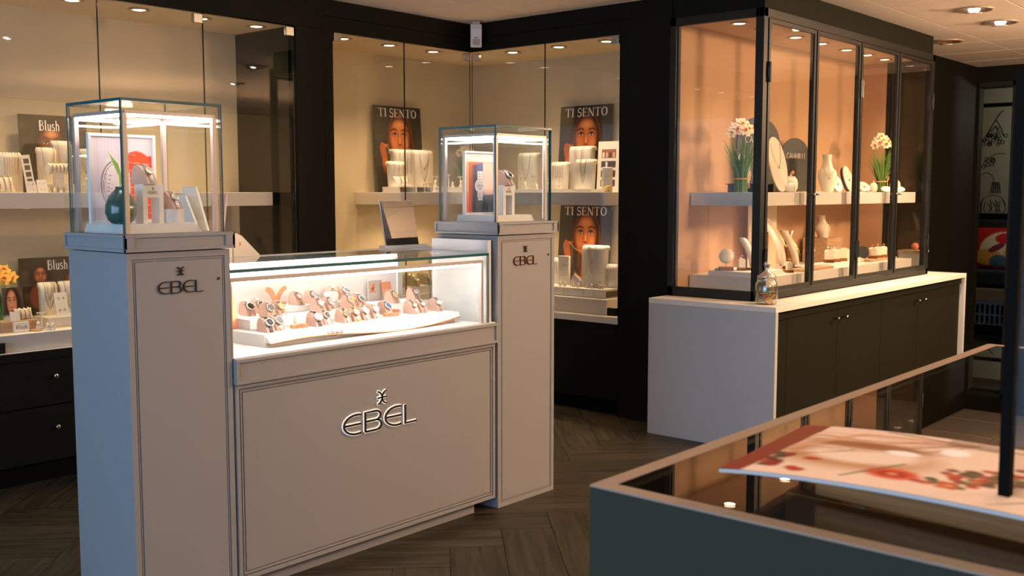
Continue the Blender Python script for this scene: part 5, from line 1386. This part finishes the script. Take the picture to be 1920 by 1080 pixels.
# ---- corner showcase, lower left platform (seen above the watch counter)
t = thing('wooden_picture', 'narrow brown wooden panel at the left edge of the corner showcase', 'panel', (4.24, 5.20, PR), 0)
part(t, 'panel', lambda m: m.box(-.06, .06, 0, .015, 0, .50), WOODB, bev=.001)
t = roll((4.56, 5.25, PR + .22), .12, .040, 'white half-round bracelet roll above the counter rail', 4, metal='gold')
solo('jewellery_riser', lambda m: m.box(-.10, .12, -.06, .07, 0, .22), PEARL, 'tall white riser under the bracelet roll, behind the counter', 'riser', (4.56, 5.25, PR), bev=.001)
t = thing('ring_cushion', 'brown rounded ring cushion beside the wooden panel', 'ring cushion', (4.33, 5.12, PR), 0)
part(t, 'base', lambda m: m.box(-.04, .04, -.03, .03, 0, .25), mat('brown_base', (.25, .10, .04), .5)); part(t, 'cushion', lambda m: m.ball((0, 0, .265), .04, 14, 8, (1, .8, .7)), mat('brown_suede', (.45, .16, .06), .6), True)
daffodils((5.23, 5.22, PR), 'small yellow flower bunch behind the table mirror', 8, .34, .02, 'flower_bunch', False, 12, False, .06)
# gold watches of the corner showcase seen through the back of the watch counter
solo('jewellery_riser', lambda m: m.box(-.35, .40, -.10, .10, 0, .05), PEARL, 'ivory step with a label under the gold-lit watches behind the counter', 'riser', (4.90, 5.16, PR), bev=.002)
for k in range(9):
    row = k % 2; x = 4.62 + (k // 2) * .13 + .05 * row
    c = solo('watch_cushion', cush_mesh, mat('olive_suede', (.34, .28, .17), .8), 'olive cushion in the watch rows behind the counter glass', 'display cushion', (x, 5.10 + row * .09, PR + .05), 0, 'olive cushions behind the counter', key='cushion', mo=mat('olive_suede', (.34, .28, .17), .8))
    t = watch(x, 5.10 + row * .09, PR + .05, 'gold-toned watch in the rows behind the counter glass', '', ('champ', 'white', 'gold')[k % 3], 'gold', 'gold', 1.1, cushion=False); t['group'] = 'gold watches behind the counter'

# ================================================================== THINGS IN THE FRAMED CASE
CS, CP = 1.395, .908
daffodils((5.52, 3.00, CS), 'bunch of cream daffodils tied with raffia at the left end of the case shelf', 15, .435, .040, seed=2, spread=.105)
daffodils((7.45, 2.93, CS), 'bunch of cream daffodils tied with raffia at the right end of the case shelf', 15, .42, .036, seed=9, spread=.10)


def oval_pts(w, h, n=28, flat=.0):
    return [(w / 2 * math.sin(a), h / 2 - h / 2 * math.cos(a)) for a in [2 * PI * i / n for i in range(n)]]


def oval_pad(loc, w, h, th, tilt, lab, m_=LINEN, rz=0, back=None, dec=True, rx=0):
    t = thing('oval_display_pad', lab, 'jewellery pad', loc, rz); TX = Matrix.Rotation(R(tilt), 4, 'X')
    part(t, 'pad', lambda m: m.prism(oval_pts(w, h), 'y', -th / 2, 0).xf(TX), m_, bev=.003)
    if back: part(t, 'back', lambda m: m.prism(oval_pts(w * 1.04, h), 'y', 0, th).xf(TX), back, bev=.002)
    if dec:
        part(t, 'necklace', lambda m: m.tube(smooth_curve([(-w * .28, -th / 2 - .001, h * .88), (-w * .2, -th / 2 - .001, h * .62), (0, -th / 2 - .001, h * .46), (w * .2, -th / 2 - .001, h * .62), (w * .28, -th / 2 - .001, h * .88)], 4), .001, 5).xf(TX), GOLD)
        part(t, 'pendant', lambda m: m.tube([(.006 * math.cos(a), -th / 2 - .002, h * .44 + .008 * math.sin(a)) for a in [q * PI / 4 for q in range(8)]], .0015, 5, closed=True).xf(TX), GOLD)
    return t


def arch_board(loc, w, h, lab, rz=0, th=.012, txt=True, tzf=.66, hh=.035, tw=.62):
    t = thing('arched_sign', lab, 'sign', loc, rz)
    pr = [(-w / 2 * .86, 0), (-w / 2, h * .35)] + [(-w / 2 * math.cos(a), h - w * .48 + w * .48 * math.sin(a)) for a in [k * PI / 20 for k in range(0, 21)]] + [(w / 2, h * .35), (w / 2 * .86, 0)]
    part(t, 'board', lambda m: m.prism(pr[::-1], 'y', 0, th), BOARD, bev=.003)
    if txt: part(t, 'lettering', lambda m: write(m, 'CAMMILLI', (0, -.0003, h * tzf), (1, 0, 0), (0, 0, 1), hh, .001, w * tw, 'sans', .09, .24), [WLETD])
    return t


VIEW = R(-42)   # signs turned towards the shop
arch_board((6.03, 3.16, CS), .33, .47, 'large arched charcoal CAMMILLI sign behind the front post of the case', R(-25), hh=.040)
arch_board((6.55, 3.16, CS), .31, .36, 'smaller arched charcoal CAMMILLI sign, second bay of the case shelf', R(-12), tzf=.62, hh=.036, tw=.60)
solo('floral_print', lambda m: m.box(-.14, .14, 0, .008, 0, .22), mat('dark_floral_card', (.035, .035, .028), .5, noise=.9, nscale=24), 'dark card with dim flowers below the smaller CAMMILLI sign', 'card', (6.44, 3.08, CS), R(-10), bev=.001)
oval_pad((5.80, 2.88, CS + .0), .125, .345, .022, -17, 'tall cream oval pad with pendant leaning right of the front post', CERAM, R(-25))
t = thing('acrylic_table', 'small black acrylic table right of the left daffodils', 'display table', (5.68, 3.02, CS), 0)
part(t, 'top', lambda m: m.box(-.13, .12, -.10, .10, .046, .051), BLACK, bev=.001); part(t, 'leg', lambda m: m.box(-.12, -.11, -.09, .09, 0, .046), BLACK); part(t, 'leg', lambda m: m.box(.10, .11, -.09, .09, 0, .046), BLACK)
oval_pad((5.62, 3.02, CS + .051), .085, .185, .018, -18, 'small cream oval pad with leaf brooch on the black acrylic table', CERAM, R(-25), BLACK)
t = thing('shell_dish', 'cream folded shell dish on the black acrylic table', 'dish', (5.69, 2.97, CS + .051), R(-30))
part(t, 'dish', lambda m: m.ball((0, 0, .026), .026, 14, 8, (1.2, .55, 1)), CERAM, True); part(t, 'fold', lambda m: m.ball((.022, .01, .045), .016, 10, 6, (.6, 1, 1.3)), CERAM, True)
t = thing('half_dome', 'white half-dome pad at the foot of the tall cream oval', 'jewellery pad', (5.83, 2.835, CS), 0); part(t, 'pad', lambda m: m.ball((0, 0, .0285), .028, 14, 8, (.8, .9, 1)), PEARL, True)
for k, (x, y, s, lab) in enumerate(((6.12, 2.98, 1.25, 'large white ceramic teapot-shaped pot in the second bay of the shelf'), (7.24, 2.90, .8, 'small round white pot left of the right daffodils'), (7.56, 2.87, 1.1, 'white ceramic pot with ring lid right of the right daffodils'))):
    t = thing('ceramic_pot', lab, 'pot', (x, y, CS)); t.scale = (s, s, s)
    part(t, 'body', lambda m: m.lathe([(1e-6, 0), (.022, 0), (.033, .02), (.035, .045), (.030, .066), (.022, .072), (1e-6, .074)], 24), CERAM, True, key='pot')
    part(t, 'lid', lambda m: (m.lathe([(.023, .072), (.021, .078), (.006, .081), (1e-6, .081)], 20), m.tube([(.008 * math.cos(a), 0, .089 + .008 * math.sin(a)) for a in [q * PI / 5 for q in range(10)]], .002, 5, closed=True)), CERAM, key='potlid')
    if k == 0:
        part(t, 'handle', lambda m: m.tube(smooth_curve([(.030, 0, .06), (.052, 0, .062), (.055, 0, .035), (.034, 0, .025)], 4), .004, 6), CERAM, True)
        part(t, 'gem', lambda m: m.ball((-.006, -.012, .098), .009, 8, 6), PETALO, True)
t = thing('neck_bust', 'cream neck bust with ring pendant at the left of the third bay', 'jewellery bust', (6.66, 2.98, CS), R(-55))


def bust(m, h=.25, w=.12):
    prof = [(-.30, 0), (-.34, .10), (-.50, .38), (-.50, .52), (-.28, .68), (-.22, .84), (-.26, 1), (.0, 1.0), (.26, 1), (.22, .84), (.28, .68), (.50, .52), (.50, .38), (.34, .10), (.30, 0)]
    n = 8; vs_ = []; fs = []; L = len(prof)
    for j in range(n + 1):
        s = j / n * 2 - 1
        for (x, z) in prof: vs_.append((x * w, -(.028 * (1 - s * s)) + .012 * s + .03 * (1 - z), z * h + 0))
    # front shell as grid across x, simple loft between left and right outline
    vs_ = []; N = 12; zs = [i / 14 for i in range(15)]
    def half(z):
        pts = [(0, .30), (.10, .34), (.38, .50), (.52, .50), (.68, .28), (.84, .21), (1, .26)]
        for (a, b), (c, d) in zip(pts[:-1], pts[1:]):
            if a <= z <= c: t_ = (z - a) / (c - a); t_ = t_ * t_ * (3 - 2 * t_); return b + (d - b) * t_
        return pts[-1][1]
    for z in zs:
        hw = half(z) * w
        for i in range(N + 1):
            s = i / N * 2 - 1; vs_.append((hw * s, -.045 * math.sqrt(max(0, 1 - s * s * .9)) * (1.0 if z < .6 else .8) + .035 * z, z * h))
    for j in range(14):
        for i in range(N): a = j * (N + 1) + i; fs.append((a, a + 1, a + N + 2, a + N + 1))
    k0 = len(vs_)
    for z in zs:
        hw = half(z) * w
        vs_.append((-hw, .035 * z + .012, z * h)); vs_.append((hw, .035 * z + .012, z * h))
    for j in range(14): a = k0 + 2 * j; fs.append((a + 1, a, a + 2, a + 3)); fs.append((j * (N + 1), a and (j + 1) * (N + 1), a + 2, a)); fs.append(((j + 1) * (N + 1) + N, j * (N + 1) + N, a + 1, a + 3))
    m.add(vs_, fs)


part(t, 'bust', bust, CERAM, True, key='bust')
part(t, 'necklace', lambda m: m.tube(smooth_curve([(-.03, -.025, .20), (-.03, -.040, .14), (0, -.046, .10), (.03, -.040, .14), (.03, -.025, .20)], 4), .0011, 5), GOLD)
part(t, 'pendant', lambda m: m.tube([(.007 * math.cos(a), -.05, .095 + .009 * math.sin(a)) for a in [q * PI / 5 for q in range(10)]], .002, 5, closed=True), GOLD)
oval_pad((6.85, 2.98, CS), .085, .12, .016, -22, 'small white oval pad in the middle of the third bay', PEARL, R(-20))
oval_pad((7.05, 2.98, CS), .09, .19, .020, -20, 'slim cream oval pad with dark back in the third bay', CERAM, R(-15), BLACK)
oval_pad((7.16, 2.92, CS), .11, .085, .016, -35, 'low cream oval pad just right of the third mullion', CERAM, R(-20))
oval_pad((7.40, 2.86, CS), .085, .055, .012, -45, 'small white round pad at the foot of the right daffodils', PEARL, R(-45), dec=False)
oval_pad((7.53, 2.82, CS), .085, .055, .012, -45, 'small white round pad under the pot with ring lid', PEARL, R(-45), dec=False)
t = thing('marble_slab', 'thin black and white marbled dish between the bust and slim oval', 'dish', (6.92, 2.86, CS)); part(t, 'dish', lambda m: m.lathe([(1e-6, 0), (.05, 0), (.06, .008), (.055, .008), (1e-6, .004)], 24), mat('marble', (.3, .3, .3), .3, noise=.9, nscale=30), True)
for k, (x, lab) in enumerate(((6.05, 'thin glass plate on the case shelf behind the second mullion'), (6.80, 'thin glass plate on the case shelf in the third bay'))):
    solo('glass_plate', lambda m: m.box(-.2, .2, -.05, .06, .012, .016), mat('pale_glass_plate', (.8, .66, .5), .1), lab, 'plate', (x, 2.865, CS - .012 + .0), 0)
# lower platform of the case
solo('jewellery_riser', lambda m: m.box(5.42, 5.78, 2.85, 3.15, CP, CP + .028), PEARL, 'white slab at the left end of the case platform', 'riser', bev=.001)
CL = CP + .028
t = thing('disc_stand', 'upright cream disc stand with ring at the far left of the platform', 'jewellery stand', (5.47, 3.06, CL), R(-50))
part(t, 'base', lambda m: m.box(-.04, .04, -.025, .025, 0, .022), WOODB, bev=.001); part(t, 'stem', lambda m: m.box(-.004, .004, -.004, .004, .022, .06), CERAM)
part(t, 'disc', lambda m: m.lathe([(1e-6, -.02), (.038, -.02), (.042, -.014), (.042, .014), (.038, .02), (1e-6, .02)], 28, c=(0, 0, .085), rot=Matrix.Rotation(R(70), 3, 'X')), CERAM, True)


def ring_block(loc, lab, rz=0, s=1, group=None, gem=True):
    t = thing('ring_block', lab, 'ring stand', loc, rz, group); t.scale = (s, s, s)
    part(t, 'base', lambda m: m.box(-.024, .024, -.022, .022, 0, .018), WOODB, key='rbb', bev=.001)
    part(t, 'block', lambda m: m.prism([(-.020, .018), (.020, .018), (.020, .066), (.012, .074), (-.012, .074), (-.020, .066)], 'y', -.016, .016), CERAM, key='rbk', bev=.001)
    part(t, 'ring', lambda m: (m.tube([(.009 * math.cos(a), 0, .083 + .009 * math.sin(a)) for a in [q * PI / 6 for q in range(12)]], .0016, 5, closed=True), m.ball((.002, 0, .093), .0045, 8, 5)), ROSEG, key='rbr')
    return t


ring_block((5.545, 3.00, CL), 'cream ring block with wooden foot right of the disc stand', R(-45), .95)


def curved_stand(loc, h, w, lab, rz, stem=True, m_=CERAM):
    t = thing('curved_necklace_stand', lab, 'necklace stand', loc, rz)
    def f(m):
        N = 14; vs_ = []; fs = []
        for i in range(N + 1):
            t_ = i / N; z = h * (.10 + .90 * (1 - t_)); x = -.10 * h + .40 * h * (1 - (1 - t_) ** 2) * .9; hw = w / 2 * (.62 + .38 * math.sin(PI * min(1, (t_ + .15)))) * (.25 if t_ > .97 else (.8 if t_ > .9 else 1)); hw *= (.55 if i == 0 else 1)
            for s in (-1, -.5, 0, .5, 1): vs_.append((x + .03 * h * (1 - abs(s)), s * hw, z))
        L = 5; n0 = len(vs_)
        for v in list(vs_): vs_.append((v[0] - .03, v[1], v[2]))
        for i in range(N):
            for k in range(4):
                a = i * L + k; fs.append((a, a + 1, a + L + 1, a + L)); fs.append((n0 + a + 1, n0 + a, n0 + a + L, n0 + a + L + 1))
            a = i * L; fs.append((a, a + L, n0 + a + L, n0 + a)); a += 4; fs.append((a + L, a, n0 + a, n0 + a + L))
        fs.append(tuple(range(5)) + tuple(range(n0 + 4, n0 - 1, -1))); a = N * L; fs.append(tuple(range(a + 4, a - 1, -1)) + tuple(range(n0 + a, n0 + a + 5)))
        m.add(vs_, fs)
    part(t, 'pad', f, m_, True)
    if stem:
        part(t, 'stem', lambda m: m.box(-.05 * h - .012, -.05 * h - .002, -.005, .005, .01, h * .72), WOODB)
    part(t, 'base', lambda m: m.box(-.12 * h, .32 * h, -.04, .04, 0, .012), WOODB, bev=.001)
    part(t, 'necklace', lambda m: m.tube(smooth_curve([(.07 * h, -.22 * w, h * .86), (.20 * h, -.15 * w, h * .62), (.29 * h, 0, h * .42), (.20 * h, .15 * w, h * .62), (.07 * h, .22 * w, h * .86)], 4), .0012, 5), GOLD)
    part(t, 'pendant', lambda m: m.ball((.31 * h, 0, h * .38), .005, 8, 5), GREEN_GEM, True)
    return t


GREEN_GEM = mat('green_gem', (.10, .12, .06), .2)
curved_stand((5.61, 3.00, CL), .19, .075, 'curved cream necklace stand with dark stones in the first window', R(-75))
t = thing('garlic_bulb', 'white garlic-like ceramic bulb before the first curved stand', 'ornament', (5.535, 2.885, CL)); part(t, 'bulb', lambda m: m.lathe([(1e-6, 0), (.016, 0), (.028, .012), (.027, .024), (.014, .034), (.006, .042), (.004, .052), (1e-6, .053)], 16), CERAM, True)
t = thing('leaf_dish', 'bright green leaves under the ceramic bulb', 'leaves', (5.57, 2.935, CL)); 
for k in range(3): part(t, 'leaf', lambda m: m.add([(-.02 + .04 * k, -.03, .002), (.03 + .03 * k, -.045, .014), (.075 + .02 * k, -.03, .010 + .008 * k), (.03 + .03 * k, 0, .018), (-.02 + .04 * k, -.03, 0), (.03 + .03 * k, -.045, .012), (.075 + .02 * k, -.03, .008 + .008 * k), (.03 + .03 * k, 0, .016)], [(0, 1, 2, 3), (7, 6, 5, 4), (0, 4, 5, 1), (1, 5, 6, 2), (2, 6, 7, 3), (3, 7, 4, 0)]), LIME)
solo('green_block', lambda m: m.box(-.012, .012, -.01, .01, 0, .013), LIME, 'tiny lime green block at the left edge of the platform', 'ornament', (5.435, 3.10, CL))
ring_block((5.90, 2.87, CP + .0), 'cream ring block with green stone just right of the front post', R(-40), .9)
solo('cream_card', lambda m: m.box(-.15, .15, 0, .008, 0, .40), mat('cream_card', (.80, .68, .50), .7), 'tall plain cream card standing behind the curved stands', 'card', (6.13, 3.17, CP), R(-8), bev=.001)
t = bpy.data.objects['cream_card']
part(t, 'lettering', lambda m: write(m, 'J.C.', (-.02, -.0005, .20), (1, 0, 0), (0, 0, 1), .04, .001, .12, 'sans', .06, .2), [LETTER])
curved_stand((5.97, 3.03, CP), .335, .125, 'largest curved cream necklace stand in the first door bay', R(-75))
curved_stand((6.21, 3.03, CP), .245, .10, 'medium curved cream necklace stand beside the largest one', R(-75))
t = thing('ring_fork', 'cream forked ring holder just left of the second mullion', 'ring stand', (6.27, 2.90, CP), R(-40))
part(t, 'base', lambda m: m.box(-.03, .03, -.02, .02, 0, .018), WOODB, bev=.001); part(t, 'fork', lambda m: (m.tube([(0, 0, .018), (0, 0, .085)], .007, 8), m.tube([(0, 0, .08), (-.018, 0, .125)], .006, 8), m.tube([(0, 0, .08), (.018, 0, .125)], .006, 8)), CERAM, True)
t = thing('ring_fork', 'taller cream Y-shaped ring holder behind the medium curved stand', 'ring stand', (6.37, 3.10, CP), R(-30))
part(t, 'base', lambda m: m.box(-.03, .03, -.02, .02, 0, .13), WOODB, bev=.001); part(t, 'fork', lambda m: (m.tube([(0, 0, .13), (0, 0, .18)], .006, 8), m.tube([(0, 0, .175), (-.02, 0, .235)], .005, 8), m.tube([(0, 0, .175), (.02, 0, .235)], .005, 8)), CERAM, True)
solo('wooden_tray', lambda m: m.box(-.22, .22, -.05, .05, 0, .016), WOODL, 'thin wooden tray in front of the curved stands', 'tray', (6.20, 2.865, CP), R(0), bev=.001)
for k in range(3): ring_block((6.60 + k * .105, 2.93, CP + .022), 'cream ring block, %s of three in the second door bay' % ('left', 'middle', 'right')[k], R(-40), 1.15)
solo('jewellery_riser', lambda m: m.box(6.52, 6.88, 2.88, 2.99, CP, CP + .022), PEARL, 'white slab under the three ring blocks, second door bay', 'riser', bev=.001)
solo('jewellery_riser', lambda m: m.box(6.86, 7.12, 3.06, 3.24, CP, CP + .17), WOODL, 'wooden riser behind the bracelet ramp', 'riser', bev=.001)
t = thing('neck_bust', 'small cream neck bust on the wooden riser in the second door bay', 'jewellery bust', (6.99, 3.15, CP + .17), R(-35)); t.scale = (.9, .9, .62)
part(t, 'bust', bust, CERAM, True, key='bust')
solo('bracelet_ramp', lambda m: m.prism([(-.20, 0), (.20, 0), (.20, .012), (.02, .045), (-.12, .10), (-.20, .115)], 'y', -.05, .05), CERAM, 'sloping cream bracelet ramp beside the third mullion', 'bracelet display', (7.02, 2.97, CP), 0, bev=.003)
t = thing('disc_stand', 'upright cream disc with dark rim right of the third mullion', 'jewellery stand', (7.20, 2.95, CP + .016), R(-50))
part(t, 'disc', lambda m: m.lathe([(1e-6, -.006), (.042, -.006), (.042, .006), (1e-6, .006)], 28, c=(0, 0, .044), rot=Matrix.Rotation(R(85), 3, 'X')), CERAM); part(t, 'rim', lambda m: m.lathe([(.042, -.007), (.046, -.007), (.046, .007), (.042, .007)], 28, c=(0, 0, .044 + .002), rot=Matrix.Rotation(R(85), 3, 'X')), BLACK)
solo('wooden_tray', lambda m: m.box(-.22, .26, -.06, .07, 0, .016), WOODL, 'wooden tray with three ring blocks in the third door bay', 'tray', (7.38, 2.93, CP), 0, bev=.001)
for k in range(3): ring_block((7.31 + k * .10, 2.92, CP + .016), 'cream ring block, %s of three in the third door bay' % ('left', 'middle', 'right')[k], R(-40), 1.05)

# ---- glass jar with dried fruit on the worktop
WT = .791
jar = thing('glass_jar', 'lidded glass jar of dried fruit and petals on the corner of the white worktop', 'jar', (5.172, 2.645, WT), 0)
part(jar, 'body', lambda m: m.lathe([(1e-6, .003), (.046, .003), (.055, .012), (.056, .11), (.050, .125), (.047, .13), (.047, .142), (.0505, .144), (.0505, .140), (.050, .128), (.0535, .122), (.0595, .111), (.0595, .010), (.050, 0), (1e-6, 0)], 40), JGLASS, True)
part(jar, 'lid', lambda m: m.lathe([(1e-6, .150), (.050, .146), (.053, .150), (.049, .156), (.030, .170), (.014, .184), (.0105, .196), (.014, .206), (.019, .214), (.017, .224), (.008, .230), (1e-6, .231)], 36), mat('jar_lid_glass', (.75, .70, .66), .05, metal=.75), True, label='knobbed shiny glass lid')
rs = random.Random(5)
for k in range(36):
    a = rs.random() * 2 * PI; r = .037 * math.sqrt(rs.random()); z = .014 + .052 * (k / 36); cl = k % 5
    cc = [(.75, .45, .10), (.70, .18, .05), (.10, .05, .02), (.02, .30, .22), (.45, .20, .05)][cl if k < 27 else (3 if k % 2 else 1)]
    nm = ('dried_slice', 'dried_petal')[k % 2]
    M_ = Matrix.Translation((r * math.cos(a), r * math.sin(a), z)) @ Matrix.Rotation(rs.uniform(-.9, .9), 4, 'X') @ Matrix.Rotation(rs.uniform(0, 6), 4, 'Z')
    o = solo(nm, (lambda m: m.lathe([(1e-6, -.0015), (.016, -.002), (.0175, 0), (.016, .002), (1e-6, .0015)], 12).xf(M_)) if k % 2 == 0 else (lambda m: m.add([(-.016, 0, 0), (0, -.010, .006), (.018, 0, .002), (0, .010, .006), (0, 0, .010), (0, 0, -.003)], [(0, 1, 4), (1, 2, 4), (2, 3, 4), (3, 0, 4), (1, 0, 5), (2, 1, 5), (3, 2, 5), (0, 3, 5)]).xf(M_)), mat('dried_%d' % (cl if k < 27 else (3 if k % 2 else 1)), cc, .6), 'dried orange slice among the potpourri in the glass jar' if k % 2 == 0 else 'dried coloured petal among the potpourri in the glass jar', 'potpourri', (5.172, 2.645, WT), 0, 'dried slices in the glass jar' if k % 2 == 0 else 'dried petals in the glass jar')

# ---- small things beyond the case
solo('hook_rack', lambda m: (m.box(7.95, 8.10, 2.80, 2.98, .94, .955),), WOODL, 'small wooden ledge seen through the last pane of the case', 'ledge', (0, 0, 0))
solo('ledge_block', lambda m: m.box(7.96, 8.09, 2.81, 2.98, .791, .94), WHITE, 'white block under the small wooden ledge past the case', 'block', (0, 0, 0))
solo('red_bead', lambda m: m.ball((8.03, 2.88, .955 + .028), .028, 14, 9), mat('coral', (.55, .16, .08), .5), 'coral round bead on the small wooden ledge past the case', 'ornament', (0, 0, 0), smooth=True)

# ---- back room seen through the opening
BX = 11.2
t = thing('bench', 'dark upholstered bench in the back room', 'bench', (11.4, 3.3, 0)); part(t, 'seat', lambda m: m.box(-.3, .5, -.9, .7, .46, .60), mat('dark_upholstery', (.02, .02, .018), .8), bev=.02); part(t, 'backrest', lambda m: m.box(.38, .5, -.9, .7, .60, 1.10), mat('dark_upholstery', (.02, .02, .018), .8), bev=.02)
part(t, 'support', lambda m: m.box(.1, .5, -.9, .7, 0, .46), DARKER)
t = thing('cushion', 'red, cream and orange patterned cushion on the bench in the back room', 'cushion', (11.45, 3.33, .60), R(-90))
me = printed('cushion_cover', .48, .42, 40, 36, art_cushion, PRINTM)
for v in me.vertices:
    u = v.co.x / .24; w_ = v.co.z / .21 - 1; b = max(0, (1 - u * u) * (1 - w_ * w_)) ** .45; v.co = Vector((v.co.x * (1 - .06 * (1 - abs(u * w_))), -.09 * b + .18 * (v.co.z / .42), v.co.z))
link('front', me, t)
part(t, 'back', lambda m: [m.add([(-.24, .0, 0), (.24, 0, 0), (.24, .18, .42), (-.24, .18, .42), (0, .20, .21)], [(1, 0, 4), (2, 1, 4), (3, 2, 4), (0, 3, 4)])] and None, RED)
t = thing('crate', 'grey slatted plastic crate on the floor below the bench', 'crate', (10.95, 3.17, 0), R(-90))
GC = mat('grey_plastic', (.16, .18, .18), .6)
part(t, 'floor', lambda m: m.box(-.2, .2, -.14, .14, .09, .10), GC); part(t, 'rim', lambda m: (m.box(-.2, .2, -.14, -.13, .29, .33), m.box(-.2, .2, .13, .14, .29, .33), m.box(-.2, -.19, -.13, .13, .29, .33), m.box(.19, .2, -.13, .13, .29, .33)), GC)
for k in range(9): part(t, 'slat', lambda m: m.box(-.2 + k * .047, -.18 + k * .047, -.14, -.13, .10, .29), GC, key=('crs', k))
part(t, 'rail', lambda m: m.box(-.2, .2, -.139, -.131, .18, .20), GC); part(t, 'base', lambda m: m.box(-.18, .18, -.12, .12, 0, .09), DARKER)
t = thing('basket', 'shallow tan basket resting on the grey crate', 'basket', (10.95, 3.17, .33), R(-90))
part(t, 'body', lambda m: (m.box(-.21, .21, -.15, -.14, 0, .10), m.box(-.21, .21, .14, .15, 0, .10), m.box(-.21, -.20, -.14, .14, 0, .10), m.box(.20, .21, -.14, .14, 0, .10), m.box(-.2, .2, -.14, .14, 0, .01)), mat('tan_wicker', (.30, .18, .08), .7)); part(t, 'rim', lambda m: m.box(-.22, .22, -.16, -.135, .10, .115), mat('tan_wicker2', (.40, .25, .12), .7))
